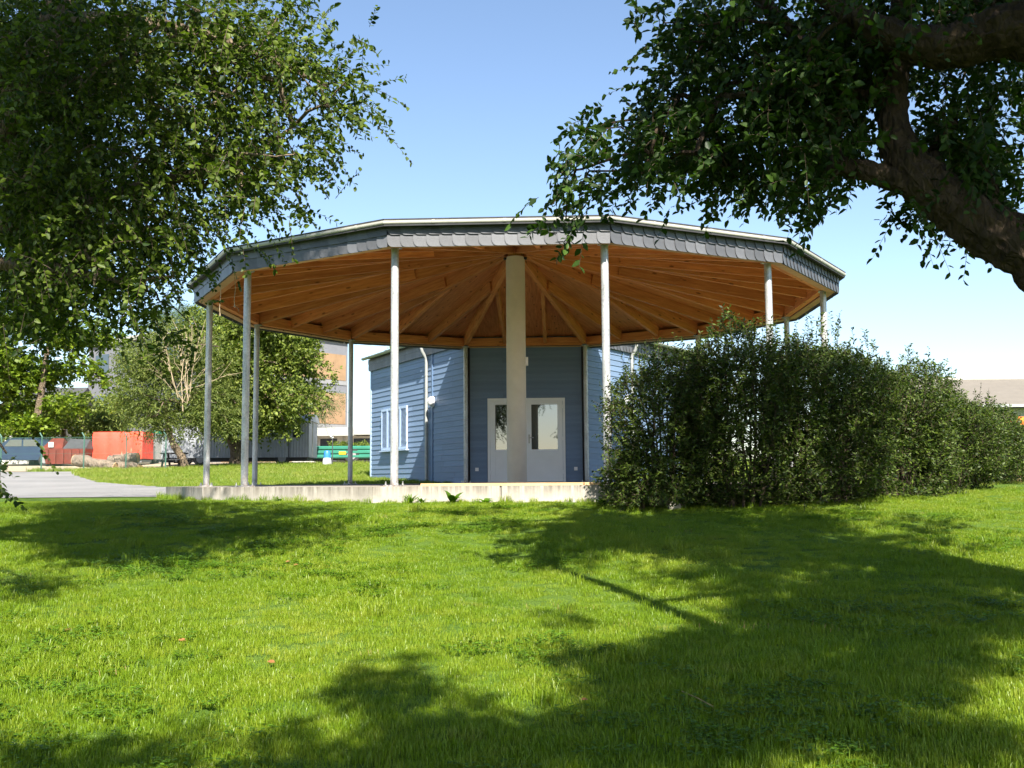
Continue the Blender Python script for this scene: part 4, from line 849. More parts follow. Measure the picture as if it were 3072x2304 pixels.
far_tree('corner_tree', 'dark tree at the far left edge behind the fence', spot(-60, 1380, 58)[:2], [spot(-60, 1250, 58), spot(-50, 1100, 58)], [.3, .22, .08], cl([(-40, 850, 60, 90), (10, 900, 40, 40), (-20, 950, 40, 20)], 34, (56.5, 59.5), (.7, 1.2)), 11000, (.22, .14), M['leaf_dense'], M['bark_mid'])

# ================================================================ far buildings
M['tan'] = plain('tan_panel', (.26, .165, .092), .85, 0, .18, 1.6, bmp=.3); M['grey'] = plain('grey_render', (.15, .153, .17), .7, 0, .1, 2)
M['band'] = plain('grey_band', (.21, .21, .215), .7, 0, .08, 2); M['offwhite'] = plain('offwhite_render', (.46, .455, .43), .8, 0, .06, 1)
c1 = np.array((-18.9, 66.4)); e1 = np.array((-12.0, 75.1)); dA = (e1 - c1) / np.linalg.norm(e1 - c1); LA = np.linalg.norm(e1 - c1); dB = np.array((-dA[1], dA[0])); nA = np.array((dA[1], -dA[0])); nB = -dA
tb = thing('tall_building', (*c1, float(gz(*c1))), 'tall building with tan panels between grey bands behind the trees', 'building'); zt = 10.1; z00 = float(gz(*c1)) - .6
MB().prism([c1, e1, e1 + dB * 16, c1 + dB * 16], z00, zt).build('wall', M['grey'], tb)
for z0, z1 in ((.5, 3.28), (3.55, 6.37), (6.73, 9.18)):
    for a, b in ((.25, LA / 2 - .02), (LA / 2 + .02, LA - .22)):
        mb = MB(); wbox(mb, c1, dA, nA, a, b, .0, .06, z0 + .6, z1 + .02); mb.build('tan_panel', M['tan'], tb)
for z in (3.905, 6.995): mb = MB(); wbox(mb, c1, dA, nA, .1, LA - .1, .0, .04, z, z + (.24 if z < 5 else .33)); mb.build('band', M['band'], tb)
for z0 in (2.0, 5.0, 8.0):
    for s in np.arange(1.2, 15, 3.0):
        mb = MB(); wbox(mb, c1, dB, nB, s, s + 1.8, 0, .03, z0, z0 + 1.4); w_ = mb.build('window', M['glass'], tb)
        mb = MB(); wbox(mb, c1, dB, nB, s - .08, s + 1.88, 0, .05, z0 - .1, z0 - .005); mb.build('sill', M['band'], w_)
o_ = .18; MB().prism([c1 + nA * o_ + nB * o_, e1 + nA * o_ - nB * o_, e1 + dB * 16 - nB * o_, c1 + dB * 16 + nB * o_], zt + .002, zt + .32).build('roof_edge', M['zinc'], tb)
lb = thing('low_building', (-9.5, 63, float(gz(-9.5, 63))), 'low flat-roofed building with grey fascia and white walls behind the green trailer', 'building')
zg_ = float(gz(-9, 63))
MB().box((-13.2, 62, zg_ - .6), (-2, 70, 2.75)).build('wall', M['offwhite'], lb)
MB().box((-13.6, 61.3, 2.752), (-9.35, 70.2, 3.25)).build('fascia', M['zinc_dark'], lb); MB().box((-9.345, 61.0, 2.80), (-1.6, 70.2, 3.42)).build('fascia', M['zinc_dark'], lb)
for x in (-12.4, -11.0, -9.0, -7.4, -5.6, -3.8):
    w_ = MB().box((x - .5, 61.96, 1.95), (x + .5, 61.985, 2.6)).build('window', M['glass'], lb); MB().box((x - .55, 61.92, 1.9), (x + .55, 61.995, 1.945)).build('sill', M['band'], w_)
for x in (-11.7, -10.1, -8.2): MB().box((x - .05, 61.9, zg_ - .3), (x + .05, 61.99, 2.74)).build('downpipe', M['zinc_dark'], lb)
# long roof at the far right
M['tile'] = plain('faded_roof_sheet', (.145, .128, .105), .8, 0, .08, 2)
rb = thing('long_building', (24, 48, float(gz(24, 48))), 'long building with pale brown sloping roof beyond the hedge at right', 'building')
z0 = 3.02; z1 = 4.62
MB().box((19.4, 44.6, .3), (52, 54.6, 3.0)).build('wall', M['offwhite'], rb)
MB().add([(18.6, 43.9, z0), (53, 43.9, z0), (53, 49.6, z1), (18.6, 49.6, z1), (53, 55.3, z0), (18.6, 55.3, z0), (18.6, 43.9, z0 + .12), (53, 43.9, z0 + .12), (53, 49.6, z1 + .12), (18.6, 49.6, z1 + .12), (53, 55.3, z0 + .12), (18.6, 55.3, z0 + .12)],
         [(0, 3, 2, 1), (3, 5, 4, 2), (6, 7, 8, 9), (9, 8, 10, 11), (0, 1, 7, 6), (4, 5, 11, 10), (0, 6, 9, 3), (3, 9, 11, 5), (1, 2, 8, 7), (2, 4, 10, 8)]).build('roof', M['tile'], rb)
MB().box((18.5, 49.45, z1 + .09), (53.1, 49.75, z1 + .2)).build('ridge_cap', M['zinc'], rb)
MB().box((18.6, 43.78, z0 - .02), (53, 43.895, z0 + .1)).build('gutter', M['zinc_dark'], rb)
for x in np.arange(20.5, 34, 2.4): MB().box((x, 44.56, 1.6), (x + 1.4, 44.59, 2.6)).build('window', M['glass'], rb)
# white house fragment at the far left
ws = thing('white_house', (-30.6, 66, float(gz(-30, 66))), 'small white house glimpsed behind the maple trunk', 'house')
MB().box((-32.5, 66, .8), (-28.6, 71, 4.6)).build('wall', M['offwhite'], ws); MB().add([(-32.9, 65.6, 4.6), (-28.2, 65.6, 4.6), (-28.2, 71.4, 4.6), (-32.9, 71.4, 4.6), (-32.9, 68.5, 6.4), (-28.2, 68.5, 6.4)], [(0, 3, 2, 1), (0, 1, 5, 4), (2, 3, 4, 5), (0, 4, 3), (1, 2, 5)]).build('roof', M['roofing'], ws)
MB().box((-31.2, 65.95, 2.4), (-30.2, 65.985, 3.5)).build('window', M['glass'], ws); MB().tube([(-32.2, 65.93, .8), (-32.2, 65.93, 4.55)], .05, 8).build('downpipe', M['zinc_dark'], ws)

# ================================================================ yard: vehicles, logs, fence
def wheel(root, c, r, w, axis=(0, 1, 0)):
    a = Vector(axis); c = Vector(c); ty = MB().tube([c - a * w / 2, c - a * w * .35, c + a * w * .35, c + a * w / 2], [r * .9, r, r, r * .9], 20).build('wheel', M['black'], root, True)
    MB().tube([c - a * (w / 2 + .012), c + a * (w / 2 + .012)], r * .55, 14).build('rim', M['band'], ty, True)
def paint(n, c, rough=.45, v=.12): M[n] = plain(n + '_paint', c, rough, 0, v, 2.5, bmp=.05); return M[n]
paint('red_tarp', (.78, .055, .025), .5); paint('rust_red', (.125, .02, .011), .6, .3); paint('wagon', (.26, .275, .30), .5, .12); paint('mint', (.022, .155, .105), .5); paint('dgreen', (.02, .20, .13), .5)
paint('blue_plastic', (.03, .16, .55), .4); paint('grey_plastic', (.40, .41, .40), .5); paint('navy', (.02, .035, .07), .3); paint('yellow', (.75, .50, .02)); paint('fence_green', (.05, .12, .09), .5)
G = lambda x, y: float(gz(x, y))
# tarpaulin trailer
x0, x1 = spot(276, 1370, 53)[0], spot(426, 1370, 53)[0]; y = 53.; zl, zh = spot(350, 1378, 53)[2], spot(350, 1296, 53)[2]
r = thing('covered_trailer', ((x0 + x1) / 2, y + .8, G(x0, y)), 'trailer under a bright red tarpaulin behind the logs', 'trailer')
vs = []; N1 = 13
for j, (dy, z) in enumerate(((0, zl), (0, zh - .12), (.08, zh), (.8, zh + .05), (1.55, zh), (1.65, zh - .12), (1.65, zl))):
    for i in range(N1): xx = x0 + (x1 - x0) * i / (N1 - 1); vs.append((xx, y + dy + .025 * math.sin(i * 2.1 + j), z + (.03 * math.sin(i * 3.3) if j in (0, 6) else 0)))
fs = [(j * N1 + i, j * N1 + i + 1, (j + 1) * N1 + i + 1, (j + 1) * N1 + i) for j in range(6) for i in range(N1 - 1)] + [[j * N1 for j in range(7)][::-1], [j * N1 + N1 - 1 for j in range(7)]]
tp = MB().add(vs, fs).build('tarpaulin', M['red_tarp'], r, True)
MB().box((x0 + .05, y + .1, zl - .16), (x1 - .05, y + 1.55, zl - .02)).build('bed', M['band'], r)
for xx in (x0 + 1.0, x0 + 1.75): wheel(r, (xx, y + .1, G(xx, y) + .30), .30, .2)
MB().tube([(x0, y + .8, zl - .1), (x0 - .8, y + .8, zl - .1)], .05, 8).build('drawbar', M['black'], r)
# white box van behind it
x0, x1 = spot(420, 1370, 55)[0], spot(458, 1370, 55)[0]; y = 54.9; zh = spot(440, 1299, 55)[2]; zl = spot(440, 1377, 55)[2]
r = thing('box_van', ((x0 + x1) / 2, y + 2, G(x0, y)), 'white box van parked behind the red tarpaulin trailer', 'van')
MB().box((x0 - 1.2, y, zl), (x1, y + 4.2, zh)).build('cargo_box', M['offwhite'], r); MB().box((x0 - 1.1, y - .08, zl - .16), (x1 - .02, y + .0, zl - .02)).build('bumper', M['black'], r)
MB().box((x0 - 1.1, y + 4.25, zl), (x1 - .1, y + 5.8, zh - .5)).build('cab', M['offwhite'], r)
for xx in (x0 - .9, x1 - .25): wheel(r, (xx, y + .9, G(xx, y) + .36), .36, .24, (1, 0, 0)); wheel(r, (xx, y + 4.9, G(xx, y) + .36), .36, .24, (1, 0, 0))
for xx in (x0 - .95, x1 - .2): MB().box((xx - .08, y - .02, zl + .05), (xx + .08, y - .001, zl + .16)).build('tail_light', M['rust_red'], r)
# red skip with lids
x0, x1 = spot(121, 1370, 52)[0], spot(256, 1370, 52)[0]; y = 52.; zl, zh = G(x0, y) - .02, spot(190, 1313, 52)[2]
r = thing('skip_container', ((x0 + x1) / 2, y, zl), 'dark red lidded skip container beside the maple trunk', 'container')
xm = x0 + (x1 - x0) * .48; zm = zl + (zh - zl) * .62
def hull(a, b, xi): return MB().add([(a + xi, y + .05, zl + .15), (b - xi, y + .05, zl + .15), (b - xi, y + 1.4, zl + .15), (a + xi, y + 1.4, zl + .15), (a, y, zm), (b, y, zm), (b, y + 1.5, zm), (a, y + 1.5, zm)], [(0, 3, 2, 1), (0, 1, 5, 4), (1, 2, 6, 5), (2, 3, 7, 6), (3, 0, 4, 7), (4, 5, 6, 7)])
hull(x0, x1, .28).build('hull', M['rust_red'], r)
MB().add([(x0 + .02, y + .0, zm + .004), (xm, y + .0, zm + .004), (xm, y + 1.5, zm + .004), (x0 + .02, y + 1.5, zm + .004), (x0 + .25, y + .75, zh), (xm - .25, y + .75, zh)], [(0, 3, 2, 1), (0, 1, 5, 4), (1, 2, 5), (2, 3, 4, 5), (3, 0, 4)]).build('lid', M['rust_red'], r)
MB().add([(xm + .02, y + .0, zm + .004), (x1, y + .0, zm + .004), (x1, y + 1.5, zm + .004), (xm + .02, y + 1.5, zm + .004), (xm + .02, y + .9, zh - .02), (x1 - .15, y + .9, zh - .06)], [(0, 3, 2, 1), (0, 1, 5, 4), (1, 2, 5), (2, 3, 4, 5), (3, 0, 4)]).build('lid', M['roofing'], r)
for i, xx in enumerate(np.linspace(x0 + .35, x1 - .35, 5)): MB().add([(xx - .05, y - .06, zl + .16), (xx + .05, y - .06, zl + .16), (xx + .05, y - .06, zm - .05), (xx - .05, y - .06, zm - .05), (xx - .05, y + .04, zl + .16), (xx + .05, y + .04, zl + .16), (xx + .05, y - .004, zm - .05), (xx - .05, y - .004, zm - .05)], [(0, 1, 2, 3), (4, 7, 6, 5), (0, 4, 5, 1), (1, 5, 6, 2), (2, 6, 7, 3), (3, 7, 4, 0)]).build('rib', M['rust_red'], r)
for s in (x0 + .4, x1 - .4): MB().box((s - .15, y + .1, zl - .05), (s + .15, y + 1.3, zl + .149)).build('skid', M['black'], r)
p = spot(150, 1340, 51.9); MB().box((p[0] - .12, y - .03, zm + .08), (p[0] + .14, y - .01, zm + .34)).build('notice', M['offwhite'], r)
# dark car at the far left edge
xc, y = spot(58, 1370, 53)[0], 53.; z = G(xc, y)
r = thing('parked_car', (xc, y, z), 'dark blue parked car half hidden at the left edge by the fence', 'car')
pr = [(-2.0, .35), (-2.05, .75), (-1.75, .92), (-1.15, 1.0), (-.55, 1.42), (.75, 1.45), (1.35, 1.0), (2.0, .88), (2.1, .45), (2.0, .3)]
MB().add([(xc + a, y, z + b) for a, b in pr] + [(xc + a, y + 1.6, z + b) for a, b in pr], [list(range(10)), list(range(10, 20))[::-1]] + [(i, 10 + i, 10 + (i + 1) % 10, (i + 1) % 10) for i in range(10)]).build('body', M['navy'], r)
for a in (-1.3, 1.3): wheel(r, (xc + a, y + .05, z + .31), .31, .2)
for a, b in ((-.5, .1), (.18, .75)): MB().add([(xc + a - .3 * (a < 0), y - .012, z + 1.02), (xc + b + .3 * (b > .5), y - .012, z + 1.02), (xc + b, y - .012, z + 1.36), (xc + a, y - .012, z + 1.36)], [(0, 1, 2, 3)]).build('side_window', M['glass'], r)
# logs
M['logend'] = plain('log_end', (.45, .29, .15), .85, 0, .2, 12); M['log'] = bark('log_bark', (.16, .12, .09), (.33, .26, .20), 7)
def log(a, b, r0, r1, label):
    a, b = np.array(a), np.array(b); t = thing('log', ((a + b) / 2)[:2].tolist() + [min(a[2], b[2]) - r0], label, 'log', 'logs lying behind the fence')
    pts = [a + (b - a) * s + rng.normal(0, .015, 3) for s in np.linspace(0, 1, 8)]; rad = [(r0 + (r1 - r0) * s) * (1 + rng.normal(0, .04)) for s in np.linspace(0, 1, 8)]; mb = MB(); mb.tube(pts, rad, 16); V = np.array(mb.v); V += rng.normal(0, .012, V.shape); mb.v = [tuple(v) for v in V]; mb.build('bark', M['log'], t, True)
    d = (b - a) / np.linalg.norm(b - a)
    for e, s, rr in ((a, -1, r0), (b, 1, r1)): MB().tube([e + d * s * .0, e + d * s * .03], rr * .93, 14).build('cut_end', M['logend'], t)
    return t
log(spot(225, 1380, 44.6), spot(345, 1401, 44.2), .26, .21, 'longest thick log lying slanted at the left of the log pile')
log(spot(318, 1398, 44.9), spot(400, 1400, 45.0), .19, .20, 'shorter log at the bottom right of the log pile')
lg = log(spot(330, 1380, 45.4), spot(412, 1372, 45.2), .20, .23, 'raised log with a jagged broken end on the log pile')
for k in range(7):
    p = spot(365 + k * 5, 1368, 45.2); MB().add([p + np.array((-.05, 0, -.1)), p + np.array((.05, 0, -.1)), p + np.array((.0, .06, -.1)), p + np.array((rng.normal(0, .12), .02, rng.uniform(.1, .42)))], [(0, 1, 3), (1, 2, 3), (2, 0, 3), (0, 2, 1)]).build('splinter', M['dead'], lg)
log(spot(395, 1395, 44.7), spot(418, 1404, 44.3), .16, .17, 'dark stub of log at the right end of the log pile')
# chain-link fence
xs_ = [spot(px, 1415, 43)[0] for px in (-250, -125, 1, 123, 250, 377, 496)]
f = thing('chain_link_fence', (xs_[0], 43, G(xs_[0], 43)), 'green chain-link fence on thin posts along the yard', 'fence')
for x in xs_: MB().tube([(x, 43, G(x, 43) - .2), (x, 43, G(x, 43) + 1.45), (x - .10, 43, G(x, 43) + 1.62)], .030, 8).build('post', M['fence_green'], f)
for z in (.08, .75, 1.42): MB().tube([(xs_[0], 43, G(-20, 43) + z), (xs_[-1], 43, G(-20, 43) + z)], .006, 4).build('tension_wire', M['fence_green'], f)
mb = MB(); X0, X1 = xs_[0], xs_[-1]; H = 1.4; zb_ = G(-20, 43) + .04; s = X0 - H
while s < X1:
    for sg in (1, -1):
        a = (s, 0) if sg == 1 else (s + H, 0); b = (s + H, H) if sg == 1 else (s, H)
        pa, pb = np.array(a), np.array(b); lo, hi = (pa, pb) if pa[0] < pb[0] else (pb, pa); t0 = max(0, (X0 - lo[0]) / H); t1 = min(1, (X1 - lo[0]) / H)
        if t1 > t0: q0, q1 = lo + (hi - lo) * t0, lo + (hi - lo) * t1; mb.tube([(q0[0], 42.97 + .003 * sg, zb_ + q0[1]), (q1[0], 42.97 + .003 * sg, zb_ + q1[1])], .0022, 3, False)
    s += .075
o = mb.build('wire_mesh', M['fence_green'], f); o['kind'] = 'stuff'
# site wagon
x0, x1 = spot(512, 1370, 52)[0], spot(942, 1370, 52)[0]; y = 50.6; zl, zh = spot(700, 1375, 52)[2], spot(900, 1268, 52)[2]
r = thing('site_wagon', ((x0 + x1) / 2, y + 1.1, G(-14, y)), 'long pale grey corrugated site wagon behind the trees', 'wagon')
vs = []; nx = int((x1 - x0) / .07)
for i in range(nx + 1): xx = x0 + (x1 - x0) * i / nx; d = .02 * (i % 2); vs += [(xx, y + d, zl), (xx, y + d, zh)]
MB().add(vs, [(2 * i, 2 * i + 2, 2 * i + 3, 2 * i + 1) for i in range(nx)]).add([(x0, y + .021, zl), (x1, y + .021, zl), (x1, y + 2.2, zl), (x0, y + 2.2, zl), (x0, y + .021, zh), (x1, y + .021, zh), (x1, y + 2.2, zh), (x0, y + 2.2, zh)], [(1, 2, 6, 5), (2, 3, 7, 6), (3, 0, 4, 7), (0, 3, 2, 1)]).build('body', M['wagon'], r)
pts = [(y - .1, zh), (y + .2, zh + .22), (y + .7, zh + .36), (y + 1.1, zh + .40), (y + 1.5, zh + .36), (y + 2.0, zh + .22), (y + 2.3, zh)]
MB().add([(x0 - .1, a, b) for a, b in pts] + [(x1 + .1, a, b) for a, b in pts], [list(range(7)), list(range(7, 14))[::-1]] + [(i, 7 + i, 7 + (i + 1) % 7, (i + 1) % 7) for i in range(7)]).build('roof', M['wagon'], r, True)
for px0, px1 in ((880, 902), (760, 785), (600, 625)):
    a, b = spot(px0, 1300, y)[0], spot(px1, 1300, y)[0]; w_ = MB().box((a, y - .03, spot(880, 1312, y)[2]), (b, y - .005, spot(880, 1276, y)[2])).build('window', M['glass'], r)
a, b = spot(868, 1300, y)[0], spot(940, 1300, y)[0]
MB().box((b - .06, y - .02, zl), (b, y - .001, zh)).build('corner_post', M['offwhite'], r); MB().box((a - .03, y - .02, zl), (a + .01, y - .001, zh - .1)).build('door_edge', M['seal'], r)
MB().box((x0 + .1, y + .1, zl - .16), (x1 - .1, y + 2.0, zl - .005)).build('chassis', M['black'], r)
for xx in (x0 + 1.1, x0 + 1.9, x1 - 1.3): wheel(r, (xx, y + .15, G(xx, y) + .36), .36, .22)
MB().tube([(x1, y + 1.1, zl - .12), (x1 + 1.2, y + 1.1, zl - .2)], .05, 8).build('drawbar', M['black'], r)
# farm trailer
x0, x1 = spot(945, 1370, 55)[0], spot(1180, 1370, 55)[0]; y = 54.; zl, zh = spot(1000, 1376, 54)[2], spot(1000, 1338, 54)[2]
r = thing('farm_trailer', ((x0 + x1) / 2, y + 1, G(x0, y)), 'mint green farm trailer heaped with cut greenery', 'trailer')
for k in range(3):
    h = (zh - zl) / 3; a = zl + k * h; MB().add([(x0, y - .0, a + .01), (x1, y - .0, a + .01), (x1, y - .05, a + h * .3), (x0, y - .05, a + h * .3), (x0, y - .05, a + h * .75), (x1, y - .05, a + h * .75), (x1, y, a + h - .01), (x0, y, a + h - .01)], [(0, 1, 2, 3), (3, 2, 5, 4), (4, 5, 6, 7)]).build('side_board', M['mint'], r)
MB().box((x0, y + .01, zl), (x1, y + 2, zh)).build('load_box', M['mint'], r); MB().box((x0 + .1, y + .1, zl - .14), (x1 - .1, y + 1.9, zl - .005)).build('chassis', M['black'], r)
a = spot(1028, 1360, y)[0]; MB().box((a - .18, y - .065, zl + .22), (a + .18, y - .052, zl + .36)).build('plate', M['yellow'], r)
for xx in (spot(1055, 1390, y)[0], spot(1140, 1390, y)[0]): wheel(r, (xx, y + .1, G(xx, y) + .42), .42, .26)
S = np.stack([rng.uniform(x0 + .9, x1 - .2, 420), rng.uniform(y + .3, y + 1.7, 420), np.full(420, zh) + rng.uniform(-.1, .12, 420)], 1); P, DL, _p = twigs(S, rng.normal(0, .6, S.shape) + np.array((0, 0, .6)), rng.uniform(.15, .35, 420), 7, .3, (.1, .05)); D2, N2 = leaf_frames(DL)
o = adopt(link(bpy.data.objects.new('cuttings', leaf_mesh('cuttings', P, D2, N2, np.full(len(P), .11), np.full(len(P), .06), M['leaf_dense'], False))), r); o['kind'] = 'stuff'
# green container on a flat bed
x0, x1 = spot(456, 1350, 58)[0], spot(512, 1350, 58)[0]; y = 58.; zl, zh = spot(480, 1339, 58)[2], spot(480, 1292, 58)[2]
r = thing('green_container', ((x0 + x1) / 2, y, G(x0, y)), 'dark green corrugated container on a grey bed beside the site wagon', 'container'); vs = []; nx = 24
for i in range(nx + 1): xx = x0 + (x1 + 1.5 - x0) * i / nx; d = .05 * ((i // 2) % 2); vs += [(xx, y + d, zl), (xx, y + d, zh)]
MB().add(vs, [(2 * i, 2 * i + 2, 2 * i + 3, 2 * i + 1) for i in range(nx)]).box((x0, y + .052, zl), (x1 + 1.5, y + 2.3, zh)).build('body', M['dgreen'], r)
MB().box((x0 - .05, y - .03, zl - .45), (x1 + 1.5, y + 2.3, zl - .003)).build('bed', M['band'], r)
for z in (zl - .62, zl - .82): MB().box((x0 - .05, y + .0, z), (x1 + 1.5, y + .06, z + .07)).build('rail', M['roofing'], r)
for xx in (x0 + .1, x1 + 1.2): MB().box((xx, y + .07, G(xx, y) - .1), (xx + .12, y + .5, zl - .455)).build('leg', M['band'], r)
# bin with blue lid, spotlight post, picnic table
p = spot(981, 1404, 46); z = G(p[0], 46)
r = thing('waste_drum', (p[0], 46, z), 'grey plastic drum with a blue lid standing in the grass', 'drum')
MB().lathe((p[0], 46, z - .02), [(.19, 0), (.20, .05), (.20, .30), (.175, .42), (.15, .46)], 24).build('body', M['grey_plastic'], r, True); MB().lathe((p[0], 46, z + .441), [(.155, 0), (.15, .12), (.135, .27), (.11, .31), (.03, .32)], 24).build('lid', M['blue_plastic'], r, True)
p = spot(997, 1404, 47); z = G(p[0], 47)
r = thing('spotlight_post', (p[0], 47, z), 'thin dark post with a small white spotlight by the trailer', 'lamp')
MB().tube([(p[0], 47, z - .1), (p[0], 47, z + 1.45)], .022, 8).build('post', M['roofing'], r); MB().lathe((p[0] - .07, 46.95, z + 1.36), [(.04, 0), (.10, .10), (.09, .18), (.03, .22)], 14).build('lamp_head', M['white'], r, True); MB().lathe((p[0] - .02, 47.03, z + 1.28), [(.03, 0), (.07, .07), (.03, .12)], 12).build('lamp_head', M['white'], r, True)
p = spot(522, 1408, 44.6); x, y = p[0], 44.6; z = G(x, y)
r = thing('picnic_table', (x, y, z), 'dark picnic table in the shade of the willow', 'table'); MB().box((x - .5, y - .35, z + .68), (x + .5, y + .35, z + .73)).build('table_top', M['roofing'], r)
for s in (-1, 1):
    MB().box((x - .5, y + s * .7 - .12, z + .40), (x + .5, y + s * .7 + .12, z + .44)).build('bench', M['roofing'], r)
    MB().box((x + s * .35 - .04, y - .8, z + .33), (x + s * .35 + .04, y + .8, z + .399)).build('cross_bar', M['roofing'], r)
    for q in (-1, 1): MB().add([(x + s * .35 - .035, y + q * .62 - .04, z - .05), (x + s * .35 + .035, y + q * .62 - .04, z - .05), (x + s * .35 + .035, y + q * .62 + .04, z - .05), (x + s * .35 - .035, y + q * .62 + .04, z - .05), (x + s * .35 - .035, y + q * .25 - .04, z + .679), (x + s * .35 + .035, y + q * .25 - .04, z + .679), (x + s * .35 + .035, y + q * .25 + .04, z + .679), (x + s * .35 - .035, y + q * .25 + .04, z + .679)], [(0, 3, 2, 1), (4, 5, 6, 7), (0, 1, 5, 4), (1, 2, 6, 5), (2, 3, 7, 6), (3, 0, 4, 7)]).build('leg', M['roofing'], r)
# wooden play frame at the right edge
paint('orange', (.80, .22, .03)); x, y = 10.70, 21.6; z = G(x, y)
r = thing('play_frame', (x, y, z), 'wooden play frame with an orange beam at the right edge beyond the hedge', 'play frame')
for dx, dy in ((-.18, 0), (1.3, 0), (-.18, 1.3), (1.3, 1.3)): MB().box((x + dx - .05, y + dy - .05, z - .1), (x + dx + .05, y + dy + .05, z + 1.32)).build('post', M['wood_pale'], r)
for dy in (0, 1.3): MB().box((x - .2, y + dy - .06, z + 1.322), (x + 1.5, y + dy + .06, z + 1.43)).build('beam', M['orange'], r)
MB().box((x - .128, y - .04, z + .1), (x + 1.248, y + .04, z + .2)).build('base_board', M['wood'], r); MB().box((x - .1, y + .1, z + .75), (x + 1.2, y + 1.2, z + .8)).build('platform', M['wood'], r)

# ================================================================ small things round the slab
def lump(name, c, s, mat, label, cat, n=0):
    mb = MB(); mb.lathe((0, 0, 0), [(.75, 0), (.95, .15), (1, .5), (.9, .85), (.7, 1)], 4); V = np.array(mb.v) @ np.array(Matrix.Rotation(R_(45), 3, 'Z')) ; V *= np.array(s) / np.array((1.41, 1.41, 1)); V += rng.normal(0, .006, V.shape) + np.array(c)
    mb.v = [tuple(v) for v in V]; o = mb.build(name, mat); return tag(o, label, cat)
p = on_ground(2022, 1528); lump('stone_block', (p[0], p[1], p[2] - .03), (.15, .12, .13), M['slab'], 'small grey stone block at the foot of the hedge', 'stone')
# pale plank along the front edge of the slab
q0, q1 = pc(AK[5], 6.42), pc(AK[6], 6.42); d = (q1 - q0) / np.linalg.norm(q1 - q0)
o = beam('plank', (*(q0 + d * .62), .003), (*(q0 + d * 3.05), .003), .10, .035, M['wood_pale'], None); tag(o, 'pale wooden plank lying along the front edge of the slab', 'plank')
def weed(px, py, n, ln, w, up, label, dark=False, dist=None):
    p = on_ground(px, py) if dist is None else np.array((*spot(px, py, dist)[:2], G(*spot(px, py, dist)[:2])))
    r = thing('weed', p, label, 'plant', 'weeds along the slab'); vs = []
    for i in range(n):
        a = rng.uniform(0, 6.283); d = np.array((math.cos(a), math.sin(a), up * rng.uniform(.6, 1.5))); d /= np.linalg.norm(d); L = ln * rng.uniform(.6, 1.15); s = np.cross(d, (0, 0, 1)); s /= np.linalg.norm(s); nn = np.cross(s, d); mb = MB(); V = []
        for t in np.linspace(0, 1, 6):
            c = p + d * L * t - np.array((0, 0, 1)) * L * .35 * t * t; ww = w * math.sin(math.pi * min(1, .08 + t * .9)) * .5; V += [c - s * ww + nn * ww * .25, c, c + s * ww + nn * ww * .25]
        F = []
        for k in range(5): F += [(3 * k, 3 * k + 1, 3 * k + 4, 3 * k + 3), (3 * k + 1, 3 * k + 2, 3 * k + 5, 3 * k + 4)]
        o = mb.add(V, F).build('leaf', M['leaf_weed'], r, True); at = o.data.attributes.new('rnd', 'FLOAT', 'POINT'); at.data.foreach_set('value', np.full(18, rng.random(), np.float32))
weed(1358, 1502, 11, .30, .10, 1.5, 'broad-leaved dock plant against the slab front', dist=13.72)
weed(1455, 1502, 14, .19, .05, .7, 'low toothed weed rosette beside the slab joint', dist=13.75)
weed(1232, 1506, 26, .24, .018, 1.3, 'tuft of thin grassy weed at the slab left of the dock', dist=13.8)
weed(1265, 1506, 14, .17, .03, 1.2, 'small bushy weed between the dock and the grassy tuft', dist=13.78)
weed(1808, 1502, 18, .22, .045, 1.0, 'dark leafy weed at the slab where the hedge begins', dist=13.62)
weed(842, 1490, 9, .20, .06, 1.3, 'upright pale weed against the left part of the slab', dist=14.9)
weed(575, 1478, 12, .22, .05, 1.0, 'dark weed near the left end of the slab', dist=17.6)
weed(1530, 1502, 10, .09, .03, .8, 'tiny weed at the slab just right of the joint', dist=13.75)
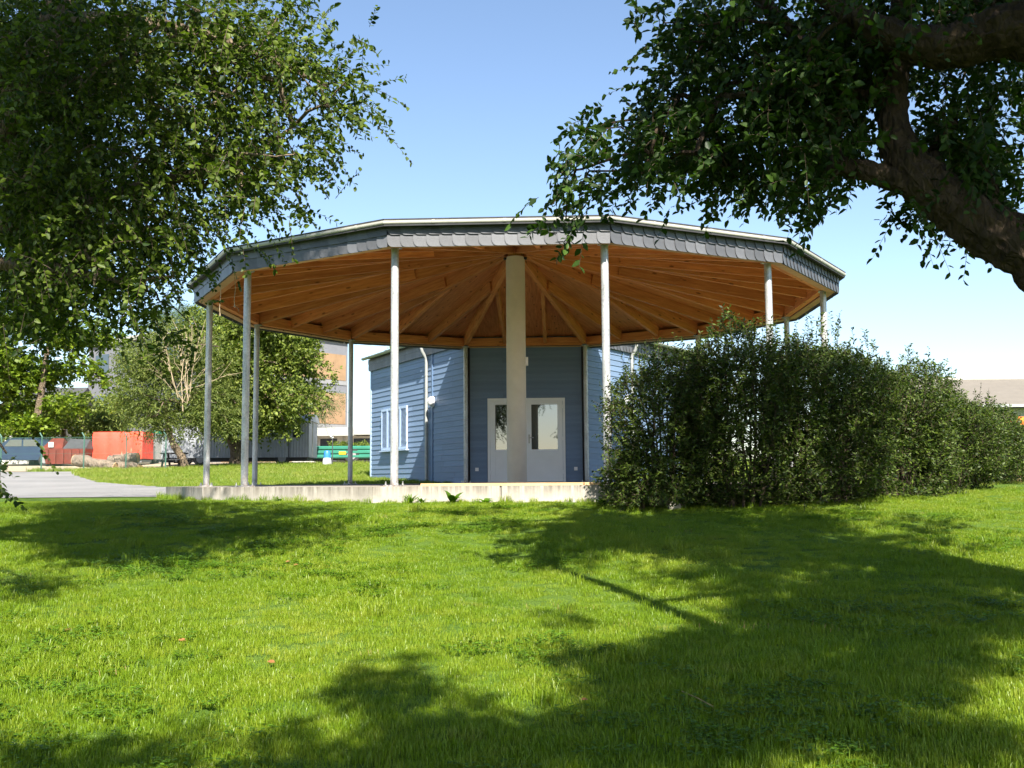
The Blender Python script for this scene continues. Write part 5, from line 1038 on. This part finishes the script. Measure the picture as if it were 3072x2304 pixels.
# cords hanging from the left eaves
for px, ya, yb, dd, lab in ((660, 868, 944, 16.9, 'thin knotted cord hanging straight down from the left eaves'), (704, 838, 918, 16.6, 'frayed thin cord with a kink hanging under the left eaves')):
    a, b = spot(px, ya, dd), spot(px, yb, dd); r = thing('cord', b, lab, 'cord', 'cords under the left eaves'); a[2] = 3.40
    MB().tube([a, a * .6 + b * .4 + np.array((.012, 0, 0)), b * .8 + a * .2 + np.array((-.008, 0, 0)), b], .006, 5).build('strand', M['dead'], r)
    MB().tube([b + np.array((0, 0, .02)), b - np.array((0, 0, .02))], .014, 6).build('knot', M['dead'], r)
    if 'frayed' in lab: MB().tube([b, b + np.array((.05, 0, -.03)), b + np.array((.07, 0, -.09))], .004, 4).build('frayed_end', M['dead'], r)
# litter on the lawn
def fallen(px, py, L, label, mat='leaf_brown'):
    p = on_ground(px, py); a = rng.uniform(0, 6.28); d = np.array([[math.cos(a), math.sin(a), .15]]); me = leaf_mesh('fallen_leaf', np.array([p + np.array((0, 0, .035))]), unit(d), unit(np.array([[-.1, -.5, 1.]])), np.array([L * .8]), np.array([L * .45]), M[mat]); tag(link(bpy.data.objects.new('fallen_leaf', me)), label, 'leaf', 'fallen leaves on the lawn')
for px, py, L, lab in ((868, 1698, .09, 'largest orange dead leaf lying mid-lawn in the sun'), (880, 1708, .07, 'orange dead leaf touching the largest one mid-lawn'), (192, 1908, .08, 'brown dead leaf on the sunlit grass at the left'), (558, 1938, .07, 'brown dead leaf on sunlit grass left of centre'), (825, 2005, .07, 'dead leaf low on the lawn below the orange ones'), (1765, 2118, .07, 'reddish dead leaf at the edge of the bottom shadow'), (1798, 2152, .05, 'pale dry leaf at the edge of the bottom shadow')): fallen(px, py, L, lab)
a, b = on_ground(2046, 2100), on_ground(2142, 2148)
tag(MB().tube([a + np.array((0, 0, .045)), (a + b) / 2 + np.array((0, 0, .05)), b + np.array((0, 0, .045))], .0028, 6).build('dry_stalk', M['straw']), 'thin dry stalk lying on the shaded lawn', 'stalk')
